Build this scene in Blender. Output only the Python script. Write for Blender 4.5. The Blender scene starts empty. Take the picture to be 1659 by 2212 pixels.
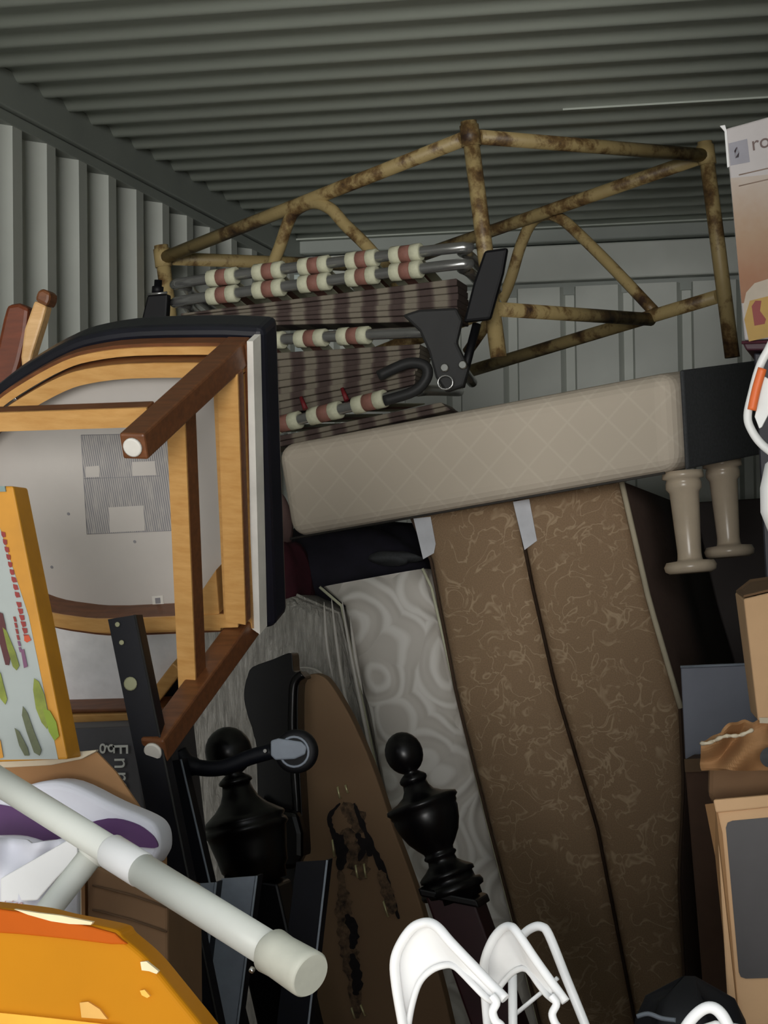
import bpy, bmesh, math, random
from mathutils import Vector as V, Matrix
random.seed(7)
S = bpy.context.scene
COL = S.collection

# ------------------------------------------------------------------ camera
IW, IH = 1659.0, 2212.0
FPX, YAW, PITCH, ROLL = 5329.0, 0.2270, 0.0430, 0.0131
CAMZ = 1.30
cy, sy, cp, sp = math.cos(YAW), math.sin(YAW), math.cos(PITCH), math.sin(PITCH)
FWD = V((-sy * cp, cy * cp, sp))
R0 = V((cy, sy, 0))
U0 = R0.cross(FWD)
RGT = R0 * math.cos(ROLL) - U0 * math.sin(ROLL)
UPV = R0 * math.sin(ROLL) + U0 * math.cos(ROLL)
CAM = V((0, 0, CAMZ))
cd = bpy.data.cameras.new('camera')
cd.sensor_fit = 'HORIZONTAL'; cd.sensor_width = 36.0
cd.lens = FPX / IW * 36.0
cd.clip_start = 0.05; cd.clip_end = 200
co = bpy.data.objects.new('camera', cd); COL.objects.link(co)
m = Matrix((RGT, UPV, -FWD)).transposed().to_4x4(); m.translation = CAM
co.matrix_world = m
S.camera = co

# ------------------------------------------------------------------ light and exposure
w = bpy.data.worlds.new('overcast_sky'); S.world = w; w.use_nodes = True
bg = w.node_tree.nodes['Background']
bg.inputs[0].default_value = (0.86, 0.93, 1.0, 1); bg.inputs[1].default_value = 0.7
sd = bpy.data.lights.new('yard_sun', 'SUN'); sd.energy = 9.0; sd.angle = math.radians(1.0)   # lights the pale yard before the open doors
sd.color = (1.0, 0.98, 0.95)
so = bpy.data.objects.new('yard_sun', sd); COL.objects.link(so)
SUN_FROM = V((-0.72, 0.10, 0.95)).normalized()
so.rotation_euler = SUN_FROM.to_track_quat('Z', 'Y').to_euler()
so.location = (-6, -4, 8)
sd = bpy.data.lights.new('low_fill_lamp', 'SUN'); sd.energy = 2.1; sd.angle = math.radians(18)   # added fill lamp aimed in through the doors, brightens deep items and ribs
sd.color = (1.0, 0.98, 0.94)
so = bpy.data.objects.new('low_fill_lamp', sd); COL.objects.link(so)
so.rotation_euler = V((0.15, -1.0, -0.07)).normalized().to_track_quat('Z', 'Y').to_euler()
so.location = (0.5, -8, 1.8)
vs = S.view_settings
vs.view_transform = 'Standard'; vs.look = 'None'; vs.exposure = 0.0; vs.gamma = 1.0; vs.use_curve_mapping = False

# ------------------------------------------------------------------ helpers
def ray(px, py):
    return FWD * FPX + RGT * (px - IW / 2) + UPV * (IH / 2 - py)
def P(px, py, Y):
    d = ray(px, py); return CAM + d * (Y / d.y)
def RP(px, py, p0, n):
    d = ray(px, py); return CAM + d * ((p0 - CAM).dot(n) / d.dot(n))
def lin(c):
    c = c / 255.0
    return c / 12.92 if c <= 0.04045 else ((c + 0.055) / 1.055) ** 2.4

class NT:
    def __init__(s, name):
        s.m = bpy.data.materials.new(name); s.m.use_nodes = True
        s.t = s.m.node_tree; s.b = s.t.nodes['Principled BSDF']
        s.tc = s.t.nodes.new('ShaderNodeTexCoord')
    def n(s, typ, **kw):
        x = s.t.nodes.new('ShaderNode' + typ)
        for k, v in kw.items():
            if k in x.inputs: x.inputs[k].default_value = v
            else: setattr(x, k, v)
        return x
    def l(s, a, b): s.t.links.new(a, b)
    def noise(s, scale, detail=3, rough=.55, sc=None, dist=0.0):
        x = s.n('TexNoise'); x.inputs['Scale'].default_value = scale; x.inputs['Detail'].default_value = detail
        x.inputs['Roughness'].default_value = rough; x.inputs['Distortion'].default_value = dist
        if sc:
            mp = s.n('Mapping'); mp.inputs['Scale'].default_value = sc
            s.l(s.tc.outputs['Object'], mp.inputs['Vector']); s.l(mp.outputs[0], x.inputs['Vector'])
        else: s.l(s.tc.outputs['Object'], x.inputs['Vector'])
        return x
    def ramp(s, src, stops):
        r = s.n('ValToRGB'); e = r.color_ramp.elements
        while len(e) < len(stops): e.new(0.5)
        for q, (p, c) in zip(e, stops): q.position = p; q.color = c
        s.l(src, r.inputs[0]); return r
    def bump(s, src, strength=.3, dist=.002):
        b = s.n('Bump'); b.inputs['Strength'].default_value = strength; b.inputs['Distance'].default_value = dist
        s.l(src, b.inputs['Height']); s.l(b.outputs[0], s.b.inputs['Normal']); return b

def rgba(c, k=1.0): return tuple(min(1, lin(x) * k) for x in c) + (1,)
MATS = {}
def mat(name, c, rough=.6, metal=0.0, var=.12, vs_=12, c2=None, bump=0.0, bs=60, sc=None, spec=None, coat=0):
    if name in MATS: return MATS[name]
    k = NT(name); k.b.inputs['Roughness'].default_value = rough; k.b.inputs['Metallic'].default_value = metal
    if spec is not None: k.b.inputs['Specular IOR Level'].default_value = spec
    if coat: k.b.inputs['Coat Weight'].default_value = coat
    nz = k.noise(vs_, 4, .6, sc)
    a = rgba(c, 1 - var); b = rgba(c2, 1) if c2 else rgba(c, 1 + var)
    r = k.ramp(nz.outputs[0], [(.3, a), (.7, b)])
    k.l(r.outputs[0], k.b.inputs['Base Color'])
    if bump:
        k.bump(k.noise(bs, 3, .6, sc).outputs[0], bump)
    MATS[name] = k.m; return k.m

def scroll(name, base, line, scale=9.0, width=.035, rough=.8, mask=True, bump=.25):
    """woven cloth with contour-like scrolling figures"""
    k = NT(name); k.b.inputs['Roughness'].default_value = rough
    a = k.noise(scale, 2, .5, None, 1.2)
    s1 = k.n('Math', operation='SUBTRACT'); k.l(a.outputs[0], s1.inputs[0]); s1.inputs[1].default_value = .5
    ab = k.n('Math', operation='ABSOLUTE'); k.l(s1.outputs[0], ab.inputs[0])
    ln = k.ramp(ab.outputs[0], [(0.0, (1, 1, 1, 1)), (width, (0, 0, 0, 1))])
    out = ln.outputs[0]
    if mask:
        mk = k.ramp(k.noise(scale * .8, 2).outputs[0], [(.38, (0, 0, 0, 1)), (.52, (1, 1, 1, 1))])
        mu = k.n('Math', operation='MULTIPLY'); k.l(out, mu.inputs[0]); k.l(mk.outputs[0], mu.inputs[1]); out = mu.outputs[0]
    fine = k.ramp(k.noise(260, 2).outputs[0], [(.3, rgba(base, .86)), (.7, rgba(base, 1.14))])
    mx = k.n('Mix', data_type='RGBA'); k.l(out, mx.inputs[0]); k.l(fine.outputs[0], mx.inputs[6]); mx.inputs[7].default_value = rgba(line)
    k.l(mx.outputs[2], k.b.inputs['Base Color'])
    k.bump(out, bump, .003)
    return k.m

def rust_mat():
    k = NT('rusty_cream_paint'); k.b.inputs['Roughness'].default_value = .5
    r = k.ramp(k.noise(9, 6, .68).outputs[0], [(.0, rgba((150, 128, 84))), (.47, rgba((168, 148, 102))), (.56, rgba((112, 88, 54))), (.66, rgba((56, 38, 28)))])
    k.l(r.outputs[0], k.b.inputs['Base Color']); k.bump(k.noise(90, 3).outputs[0], .15); return k.m

def wood_mat(name, c1, c2, rough=.42):
    k = NT(name); k.b.inputs['Roughness'].default_value = rough
    r = k.ramp(k.noise(14, 5, .6, (1, 6, 6)).outputs[0], [(.3, rgba(c1)), (.7, rgba(c2))])
    k.l(r.outputs[0], k.b.inputs['Base Color']); return k.m

# ------------------------------------------------------------------ mesh building
class M:
    def __init__(s): s.v = []; s.f = []; s.sm = []
    def add(s, vs, fs, smooth=False):
        o = len(s.v); s.v += [V(p) for p in vs]
        for i, f in enumerate(fs):
            s.f.append([o + k for k in f]); s.sm.append(smooth if not isinstance(smooth, list) else smooth[i])
        return s
    def hexa(s, p):   # bottom 4 (ccw), top 4
        return s.add(p, [(0, 3, 2, 1), (4, 5, 6, 7), (0, 1, 5, 4), (1, 2, 6, 5), (2, 3, 7, 6), (3, 0, 4, 7)])
    def box(s, a, b):
        x0, y0, z0 = a; x1, y1, z1 = b
        return s.hexa([(x0, y0, z0), (x1, y0, z0), (x1, y1, z0), (x0, y1, z0), (x0, y0, z1), (x1, y0, z1), (x1, y1, z1), (x0, y1, z1)])
    def bar(s, a, b, wv, hv):   # box beam from a to b, half vectors wv, hv
        a, b, wv, hv = V(a), V(b), V(wv), V(hv)
        return s.hexa([a - wv - hv, a + wv - hv, a + wv + hv, a - wv + hv, b - wv - hv, b + wv - hv, b + wv + hv, b - wv + hv])
    def tube(s, pts, r, n=12, cap=True, closed=False):
        pts = [V(p) for p in pts]; N = len(pts)
        rr = r if isinstance(r, (list, tuple)) else [r] * N
        T = []
        for i in range(N):
            a = pts[i - 1] if (i > 0 or closed) else pts[i]; b = pts[(i + 1) % N] if (i < N - 1 or closed) else pts[i]
            T.append((b - a).normalized())
        x = T[0].orthogonal().normalized(); vs, fs = [], []
        for i in range(N):
            x = (x - T[i] * x.dot(T[i])).normalized(); y = T[i].cross(x)
            for k in range(n):
                t = 2 * math.pi * k / n
                vs.append(pts[i] + (x * math.cos(t) + y * math.sin(t)) * rr[i])
        for i in range(N if closed else N - 1):
            j = (i + 1) % N
            for k in range(n):
                fs.append((i * n + k, i * n + (k + 1) % n, j * n + (k + 1) % n, j * n + k))
        sm = [True] * len(fs)
        if cap and not closed:
            fs += [tuple(range(n - 1, -1, -1)), tuple((N - 1) * n + k for k in range(n))]; sm += [False, False]
        return s.add(vs, fs, sm)
    def lathe(s, a, b, prof, n=24):   # prof: (t along a->b as 0..1, radius in m)
        a, b = V(a), V(b); ax = b - a
        x = ax.normalized().orthogonal().normalized(); y = ax.normalized().cross(x)
        vs, fs = [], []
        for t, r in prof:
            for k in range(n):
                q = 2 * math.pi * k / n; vs.append(a + ax * t + (x * math.cos(q) + y * math.sin(q)) * max(r, 1e-4))
        L = len(prof)
        for i in range(L - 1):
            for k in range(n): fs.append((i * n + k, i * n + (k + 1) % n, (i + 1) * n + (k + 1) % n, (i + 1) * n + k))
        sm = [True] * len(fs)
        fs += [tuple(range(n - 1, -1, -1)), tuple((L - 1) * n + k for k in range(n))]; sm += [False, False]
        return s.add(vs, fs, sm)
    def prism(s, pts, ext, smooth=False):
        pts = [V(p) for p in pts]; n = len(pts); ext = V(ext)
        fs = [tuple(range(n)), tuple(range(2 * n - 1, n - 1, -1))]
        fs += [(i, n + i, n + (i + 1) % n, (i + 1) % n) for i in range(n)]
        return s.add(pts + [p + ext for p in pts], fs, [False, False] + [smooth] * n)
    def grid(s, fn, nu, nv, smooth=True):
        vs = [fn(i / nu, j / nv) for j in range(nv + 1) for i in range(nu + 1)]
        fs = [(j * (nu + 1) + i, j * (nu + 1) + i + 1, (j + 1) * (nu + 1) + i + 1, (j + 1) * (nu + 1) + i) for j in range(nv) for i in range(nu)]
        return s.add(vs, fs, smooth)
    def disc(s, c, n, r, h, k=14):
        c, n = V(c), V(n).normalized(); return s.lathe(c, c + n * h, [(0, r), (.7, r), (1, r * .8)], k)

def smooth_path(pts, k=6):
    pts = [V(p) for p in pts]; out = []
    for i in range(len(pts) - 1):
        p0 = pts[max(i - 1, 0)]; p1 = pts[i]; p2 = pts[i + 1]; p3 = pts[min(i + 2, len(pts) - 1)]
        for j in range(k):
            t = j / k
            out.append(.5 * ((2 * p1) + (p2 - p0) * t + (2 * p0 - 5 * p1 + 4 * p2 - p3) * t * t + (3 * p1 - p0 - 3 * p2 + p3) * t ** 3))
    out.append(pts[-1]); return out

def round2(pts, k=4, closed=True):
    n = len(pts); out = []
    for i in range(n if closed else n - 1):
        p0, p1, p2, p3 = [V((*pts[(i + d) % n if closed else min(max(i + d, 0), n - 1)], 0)) for d in (-1, 0, 1, 2)]
        for j in range(k):
            t = j / k
            q = .5 * ((2 * p1) + (p2 - p0) * t + (2 * p0 - 5 * p1 + 4 * p2 - p3) * t * t + (3 * p1 - p0 - 3 * p2 + p3) * t ** 3)
            out.append((q.x, q.y))
    if not closed: out.append(tuple(pts[-1]))
    return out

def mesh_obj(name, mb, material, org, bevel=0, seg=2, sub=0, solid=0):
    me = bpy.data.meshes.new(name)
    me.from_pydata([p - org for p in mb.v], [], mb.f); me.update()
    for p, s_ in zip(me.polygons, mb.sm): p.use_smooth = s_
    bm = bmesh.new(); bm.from_mesh(me); bmesh.ops.recalc_face_normals(bm, faces=bm.faces); bm.to_mesh(me); bm.free()
    me.materials.append(material)
    o = bpy.data.objects.new(name, me); COL.objects.link(o)
    if solid:
        q = o.modifiers.new('solid', 'SOLIDIFY'); q.thickness = solid; q.offset = 0
    if bevel:
        q = o.modifiers.new('bevel', 'BEVEL'); q.width = bevel; q.segments = seg; q.limit_method = 'ANGLE'; q.angle_limit = math.radians(35)
        q.harden_normals = False
    if sub:
        q = o.modifiers.new('sub', 'SUBSURF'); q.levels = sub; q.render_levels = sub
    return o

class T:
    """a top-level thing: an Empty at its base that parents its parts"""
    def __init__(s, name, label, cat, base, group=None):
        s.o = bpy.data.objects.new(name, None); COL.objects.link(s.o)
        s.base = V(base); s.o.location = s.base; s.o.empty_display_size = .05
        s.o['label'] = label; s.o['category'] = cat
        if group: s.o['group'] = group
    def part(s, name, mb, material, parent=None, label=None, **kw):
        o = mesh_obj(name, mb, material, s.base, **kw)
        o.parent = parent or s.o
        if label: o['label'] = label
        return o
    def text(s, name, txt, size, org, ux, uy, material, parent=None, depth=.0006, shear=0):
        cu = bpy.data.curves.new(name, 'FONT'); cu.body = txt; cu.size = size; cu.extrude = depth; cu.shear = shear
        t = bpy.data.objects.new(name, cu); COL.objects.link(t)
        dg = bpy.context.evaluated_depsgraph_get()
        me = bpy.data.meshes.new_from_object(t.evaluated_get(dg)); bpy.data.objects.remove(t)
        org, ux, uy = V(org), V(ux).normalized(), V(uy).normalized(); uz = ux.cross(uy)
        for v in me.vertices: v.co = org + ux * v.co.x + uy * v.co.y + uz * v.co.z - s.base
        me.materials.clear(); me.materials.append(material)
        o = bpy.data.objects.new(name, me); COL.objects.link(o); o.parent = parent or s.o; return o

def structure(name, mb, material, **kw):
    o = mesh_obj(name, mb, material, V((0, 0, 0)), **kw); o['kind'] = 'structure'; return o

# ------------------------------------------------------------------ materials
paint = mat('grey_green_paint', (196, 200, 193), .45, var=.06, vs_=3, bump=.05, bs=40)
paint_ceiling = mat('ceiling_paint', (188, 195, 184), .42, var=.06, vs_=4, c2=(180, 186, 176))
paint_dark = mat('rail_paint', (150, 156, 150), .5, var=.06, vs_=3)
plywood = mat('plywood_floor', (120, 92, 62), .7, sc=(1, 8, 8))
concrete = mat('concrete_yard', (198, 195, 188), .9, vs_=2)
rust = rust_mat()
chrome = mat('worn_aluminium', (176, 176, 174), .24, .8, var=.08, vs_=20)
cream_web = mat('cream_webbing', (205, 205, 178), .7, var=.08, vs_=90, bump=.3, bs=400)
brown_web = mat('brown_webbing', (140, 96, 84), .7, var=.1, vs_=90, bump=.3, bs=400)
grey_web = mat('faded_grey_webbing', (108, 98, 88), .75, var=.2, vs_=60, bump=.3, bs=300)
red_web = mat('dark_red_thread', (110, 20, 28), .6)
black_plastic = mat('black_plastic', (12, 12, 16), .55, spec=.3, var=.15)
dark_plastic = mat('charcoal_moulded_plastic', (44, 44, 44), .55, spec=.3, var=.15)
bolt_m = mat('bright_bolt', (215, 215, 212), .25, 1.0)
maple = wood_mat('honey_maple', (204, 150, 84), (222, 172, 106))
walnut = wood_mat('reddish_brown_wood', (94, 56, 31), (124, 76, 44))
black_vinyl = mat('black_vinyl', (20, 20, 30), .35, var=.2)
white_board = mat('white_seat_board', (200, 194, 188), .6, var=.04, vs_=6)
white_felt = mat('white_glide', (226, 222, 214), .6)
black_steel = mat('black_bed_steel', (10, 12, 21), .5, var=.2, vs_=25, spec=.28)
grey_steel = mat('grey_bed_steel', (140, 148, 160), .45, var=.1, vs_=25)
black_wood = mat('black_lacquered_wood', (10, 8, 10), .3, var=.2, spec=.35)
red_black = mat('dark_cherry_wood', (48, 18, 24), .3, var=.2)
card = mat('brown_cardboard', (168, 126, 84), .8, var=.06, vs_=7, bump=.05, bs=120)
card_dark = mat('dull_cardboard', (124, 94, 66), .85, var=.08, vs_=7)
card_tan = mat('tan_cardboard', (228, 186, 142), .8, var=.05, vs_=7)
card_edge = mat('cream_cardboard_liner', (216, 204, 180), .8)
white_plastic = mat('white_plastic', (240, 240, 240), .35, var=.02)
pvc = mat('white_tube_plastic', (226, 228, 220), .42, var=.03)
white_paper = mat('white_paper', (226, 226, 236), .7, var=.03)
purple = mat('purple_print', (82, 40, 96), .5)
orange = mat('orange_vinyl', (200, 130, 10), .6, spec=.15, var=.05, vs_=5)
orange_dk = mat('deep_orange_vinyl', (190, 88, 10), .6, spec=.15, var=.05)
cream_torn = mat('torn_cream_backing', (246, 222, 180), .7)
yellow_spot = mat('yellow_patch', (250, 190, 80), .6)

# ------------------------------------------------------------------ the container
XL, XR, YD, YB, ZC = -2.66, 0.34, 2.0, 10.03, 2.881
structure('ground', M().box((-20, -12, -.35), (30, YD + .0, -.15)), concrete)
structure('floor', M().box((XL - .06, YD, -.15), (XR + .06, YB + .06, 0)), plywood)
# roof: sine corrugation running across the container
PR, Y0 = .2121, 6.1103
RIB = .025
def roof(u, v):
    y = YD + (YB - YD) * v
    q = ((y - Y0) / PR + .5) % 1.0 - .5           # 0 at the lowest line of a rib
    b = math.cos(math.pi * q / .64) ** 2 if abs(q) < .32 else 0.0
    return V((XL + (XR - XL) * u, y, ZC + RIB * (1 - b)))
structure('ceiling', M().grid(roof, 1, 900), paint_ceiling, solid=.004)
structure('trim_7', M().box((XL - .06, YD, ZC + .03), (XR + .06, YB + .06, ZC + .05)), paint_dark)
# ceiling weld seams: two thin flat strips under the ridges
for nm, y in (('trim_5', Y0 + PR * 7 - .02), ('trim_6', YB - .16)):
    structure(nm, M().box((XL + 1.5 if nm == 'trim_5' else XL, y, ZC - .004), (XR, y + .014, ZC + .002)), paint_ceiling)
# left wall: trapezoid corrugation under a deep rail
def trapz(p, pitch, a, b, c):   # flat a, slope b, flat c, slope b
    q = p % pitch
    if q < a: return 0
    if q < a + b: return (q - a) / b
    if q < a + b + c: return 1
    return 1 - (q - a - b - c) / b
YW, PW = 6.6762, .2804
ys = []
k = -20
while True:
    y = YW + PW * k
    if y > YB: break
    for d in (0, .066, .140, .206):
        if YD <= y + d <= YB: ys.append(y + d)
    k += 1
ys = [YD] + ys + [YB]
ZT = 2.756
def corr(y):
    q = (y - YW) % PW
    # from the rib edge: door-facing slope comes in, inner flat, slope out, outer flat
    for (q0, x0), (q1, x1) in zip(((0, -.045), (.066, 0), (.140, 0), (.206, -.045)), ((.066, 0), (.140, 0), (.206, -.045), (PW, -.045))):
        if q0 - 1e-6 <= q < q1 - 1e-6: return x0 + (x1 - x0) * (q - q0) / (q1 - q0)
    return -.045
wl = M()
vs_ = [(XL + corr(y), y, z) for y in ys for z in (0, ZT)]
wl.add(vs_, [(2 * i, 2 * i + 2, 2 * i + 3, 2 * i + 1) for i in range(len(ys) - 1)])
structure('wall_left', wl, paint, solid=.003)
structure('trim_1', M().box((XL - .06, YD, 2.792), (XL + .02, YB, ZC + .024)), paint_dark, bevel=.004)
structure('trim_2', M().box((XL - .06, YD, ZT - .002), (XL + .004, YB, 2.789)), paint_dark, bevel=.003)
structure('wall_right', M().box((XR, YD, 0), (XR + .05, YB, ZC + .04)), paint)
# end wall: header, top rail and vertical grooves
zh1 = P(1335, 524, YB).z; zh2 = P(1335, 604, YB).z
structure('trim_3', M().box((XL, YB - .10, zh1), (XR, YB + .05, ZC + .02)), paint_dark, bevel=.006)
structure('trim_4', M().box((XL, YB - .045, zh2), (XR, YB + .05, zh1 - .004)), paint, bevel=.006)
xr0 = P(1216, 700, YB).x; PB = (P(1469, 700, YB).x - P(1216, 700, YB).x) / 2
xs = []
k = -12
while True:
    x = xr0 + PB * k
    if x > XR: break
    for d, e in ((-.012, 0), (.004, .045), (.042, .045), (.056, 0)):
        if x + d > XL: xs.append((x + d, e))
    k += 1
xs = [(XL, 0)] + [q for q in xs if q[0] < XR] + [(XR, 0)]
wb = M(); wb.add([(x, YB + e, z) for x, e in xs for z in (0, zh2 - .02)], [(2 * i, 2 * i + 2, 2 * i + 3, 2 * i + 1) for i in range(len(xs) - 1)])
structure('wall_back', wb, paint, solid=.003)
structure('trim_8', M().box((XL, YB + .03, zh2 - .05), (XR, YB + .06, zh2 + .01)), paint_dark)
structure('trim_9', M().box((XL - .06, YB + .06, -.15), (XR + .06, YB + .08, ZC + .06)), paint_dark)

# ------------------------------------------------------------------ rusty steel frame under the roof
A = P(1012, 262, 7.1); Ab = P(1077, 772, 7.12)
B = P(1522, 306, 7.9); Bb = P(1582, 772, 7.92)
C = P(348, 530, 8.0)
D = C + B - A
dn = (Ab - A).normalized(); hA = (Ab - A).length
AC = C - A; AB = B - A
t = T('steel_table_frame', 'rusty cream tubular steel frame with bent hoops, standing up against the corrugated roof', 'metal frame', Ab)
for p, q in ((A - dn * .0, Ab), (B, Bb), (C, C + dn * .62), (D, D + dn * .5)):
    lg = t.part('leg', M().tube([p, q], .0245, 16), rust)
    t.part('leg_collar', M().tube([p + dn * .012, p + dn * .075], .029, 16), rust, lg)
uAC, uAB = AC.normalized(), AB.normalized()
o1 = dn * .045
for p, q in ((A, C), (A, B), (B, D), (C, D)):
    u = (q - p).normalized()
    t.part('top_rail', M().tube([p + o1 + u * .03, q + o1 - u * .02], .0225, 14), rust)
# lower rail in the far right side and the cross tube
bl = A + AB + dn * (hA * .77)
lo0, lo1 = bl - AC * .0, bl + AC * .62
t.part('lower_rail', M().tube([RP(1552, 640, B, uAC.cross(dn)), RP(1405, 684, B, uAC.cross(dn)), RP(1010, 803, B, uAC.cross(dn))], .0225, 14), rust)
nB = uAC.cross(dn)
t.part('cross_tube', M().tube([RP(1075, 668, A, nB), RP(1405, 690, B, nB)], .022, 14), rust)
t.part('lower_rail', M().tube([RP(1065, 665, A, nB), RP(520, 880, A, nB)], .0225, 14), rust)
hp = [RP(x, y, B + nB * -.03, nB) for x, y in ((1010, 760), (1088, 640), (1125, 530), (1150, 480), (1180, 464), (1215, 475), (1260, 515), (1330, 585), (1412, 672))]
t.part('bent_hoop', M().tube(smooth_path(hp, 6), .020, 14), rust)
hp = [RP(x, y, A + nB * .0, nB) for x, y in ((560, 640), (600, 545), (625, 475), (645, 450), (680, 438), (715, 452), (745, 485), (800, 540), (880, 640))]
t.part('bent_hoop', M().tube(smooth_path(hp, 6), .020, 14), rust)

# ------------------------------------------------------------------ folded webbed lawn chairs lying on the bench
k = NT('plaid_webbing'); k.b.inputs['Roughness'].default_value = .8
w1 = k.n('TexWave', bands_direction='X'); w1.inputs['Scale'].default_value = 3.4; w1.inputs['Distortion'].default_value = 1.2; w1.inputs['Detail'].default_value = 2
k.l(k.tc.outputs['Object'], w1.inputs['Vector'])
r = k.ramp(w1.outputs[0], [(.25, rgba((72, 58, 54))), (.5, rgba((92, 80, 73))), (.75, rgba((124, 116, 102)))])
k.l(r.outputs[0], k.b.inputs['Base Color']); k.bump(k.noise(200, 2).outputs[0], .3); plaid = k.m
def lawn_chair(label, rails, straps, back, ends, sw, layers, drop):
    """rails: list of (L, R) pixel pairs with depth; straps at pixel centres along them"""
    (lx, ly, lY), (rx, ry, rY) = rails[0]
    t = T('folded_lawn_chair', label, 'folding chair', P(lx, ly + 40, lY), 'folded webbed lawn chairs')
    for (lx, ly, lY), (rx, ry, rY) in rails:
        a, b = P(lx, ly, lY), P(rx, ry, rY); u = (b - a).normalized()
        bk = V((0, 1, drop)).normalized() * back
        pth = [a + bk, a + bk * .3 - u * .0, a + bk * .10 + u * .015, a + u * .06, b - u * .06, b + bk * .1 - u * .015, b + bk * .3, b + bk]
        t.part('frame_tube', M().tube(smooth_path(pth, 5), .0165, 12), chrome)
    for cx in straps:
        for ri, ((lx, ly, lY), (rx, ry, rY)) in enumerate(rails):
            a, b = P(lx, ly, lY), P(rx, ry, rY); u = (b - a).normalized()
            f = (cx - lx) / (rx - lx); c = a + (b - a) * f
            W = sw / 5329 * c.y * 1.02
            def band(m_, s0, s1, r):
                p0, p1 = c + u * s0, c + u * s1
                d = (p1 - p0) * .06
                m_.tube([p0, p0 + d, p1 - d, p1], [r * .86, r, r, r * .86], 14)
                bk = V((0, 1, drop)).normalized() * (back * .92)
                th = V((0, -.1, 1)).normalized() * .0015
                lo = V((0, 0, -.016))
                m_.hexa([p0 + lo - th, p1 + lo - th, p1 + lo + bk - th, p0 + lo + bk - th, p0 + lo + th, p1 + lo + th, p1 + lo + bk + th, p0 + lo + bk + th])
            m1 = M(); band(m1, -W / 2, -W / 2 + W * .33, .027); band(m1, W / 2 - W * .33, W / 2, .027)
            s = t.part('webbing_strap', m1, cream_web)
            m2 = M(); band(m2, -W / 2 + W * .33, W / 2 - W * .33, .0258)
            t.part('brown_stripe', m2, brown_web, s)
    (lx, ly, lY), (rx, ry, rY) = rails[-1]
    a, b = P(lx, ly, lY), P(rx, ry, rY)
    (ax, ay), (bx_, by), (cx_, cy_), (dx_, dy_), nl = layers      # upper line L,R and lower line L,R in pixels
    yl, yr = rails[-1][0][2], rails[-1][1][2]
    for i in range(nl):
        mm = M()
        for q in range(2):
            f = (i + .5 + (q - .5) * .98) / nl
            if q == 0: a0, b0 = P(ax + (cx_ - ax) * f, ay + (cy_ - ay) * f, yl), P(bx_ + (dx_ - bx_) * f, by + (dy_ - by) * f, yr)
            else: a1, b1 = P(ax + (cx_ - ax) * f, ay + (cy_ - ay) * f, yl), P(bx_ + (dx_ - bx_) * f, by + (dy_ - by) * f, yr)
        oy = V((0, .012 + .010 * ((i * 7) % 3), 0)); d_ = V((0, .16, 0)); n = 1
        for k_ in range(n):
            f0, f1 = k_ / n, (k_ + 1) / n
            l0, l1, h0, h1 = [p.lerp(q_, f_) + oy for p, q_, f_ in ((a1, b1, f0), (a1, b1, f1), (a0, b0, f0), (a0, b0, f1))]
            w0 = V((0, .004 * (i % 2), 0))
            mm.hexa([l0 + w0, l1 + w0, l1 + d_, l0 + d_, h0 + w0, h1 + w0, h1 + d_, h0 + d_])
        t.part('folded_webbing', mm, plaid, bevel=.002, seg=1)
    return t
c1 = lawn_chair('topmost folded lawn chair with striped webbing on two silver tubes, under the rusty frame',
    [((385, 611, 7.25), (1000, 533, 7.0)), ((385, 650, 7.22), (1000, 569, 6.98))], (487, 590, 690, 792, 884), .55, 5, 74, ((388, 676), (985, 600), (380, 704), (985, 690), 6), -.10)
c2 = lawn_chair('middle folded lawn chair of the stack, single striped tube with a charcoal arm and bolts',
    [((470, 742, 7.25), (935, 716, 6.98))], (500, 588, 680, 772), .6, 4, 78, ((480, 768), (905, 742), (500, 920), (890, 828), 9), -.16)
c3 = lawn_chair('lowest folded lawn chair of the stack, lying on the cream quilted bench',
    [((500, 943, 7.22), (905, 842, 7.0))], (620, 708, 803), .6, 3, 82, ((500, 962), (950, 868), (500, 985), (970, 884), 2), .08)
# arms
def plate(pts, Y, th):
    return M().prism([P(x, y, Y) for x, y in pts], V((0, th, 0)))
c1.part('armrest', M().prism([P(*q) for q in ((1046, 541, 6.9), (1096, 534, 6.9), (1086, 590, 6.9), (1058, 690, 6.9), (1000, 696, 6.9), (1022, 610, 6.9))], V((0, .03, 0))), black_plastic, bevel=.008, label='black plastic armrest')
ar = c1.part('armrest', M().prism([P(*q) for q in ((318, 637, 7.2), (362, 634, 7.2), (358, 710, 7.2), (300, 712, 7.2))], V((0, .04, 0))), black_plastic, bevel=.006, label='black plastic armrest')
c1.part('metal_edge', M().tube([P(318, 636, 7.19), P(361, 632, 7.19)], .004, 8), chrome, ar)
c1.part('pivot_knob', M().lathe(P(340, 634, 7.21), P(342, 605, 7.21), [(0, .018), (.5, .018), (.55, .012), (1, .012)], 12), black_plastic, ar)
br = c2.part('hinge_arm', M().prism([P(x, y, 6.93) for x, y in ((868, 680), (905, 668), (985, 664), (998, 690), (986, 740), (1012, 795), (1000, 835), (962, 848), (940, 815), (925, 760), (905, 715))], V((0, .03, 0))), dark_plastic, bevel=.008, label='charcoal moulded hinge arm')
for x, y in ((961, 795), (1000, 789)):
    c2.part('bolt', M().disc(P(x, y, 6.925), (0, -1, .1), .0125, .008), bolt_m, br)
c2.part('ring_washer', M().tube([P(962, 826, 6.91) + V((math.cos(q / 16 * 6.283) * .022, 0, math.sin(q / 16 * 6.283) * .02)) for q in range(16)], .003, 8, closed=True), chrome, br)
lp = smooth_path([P(x, y, 6.99) for x, y in ((818, 812), (880, 785), (918, 790), (922, 815), (895, 845), (830, 866))], 5)
c3.part('armrest_loop', M().tube(lp, .016, 12), dark_plastic)
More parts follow.
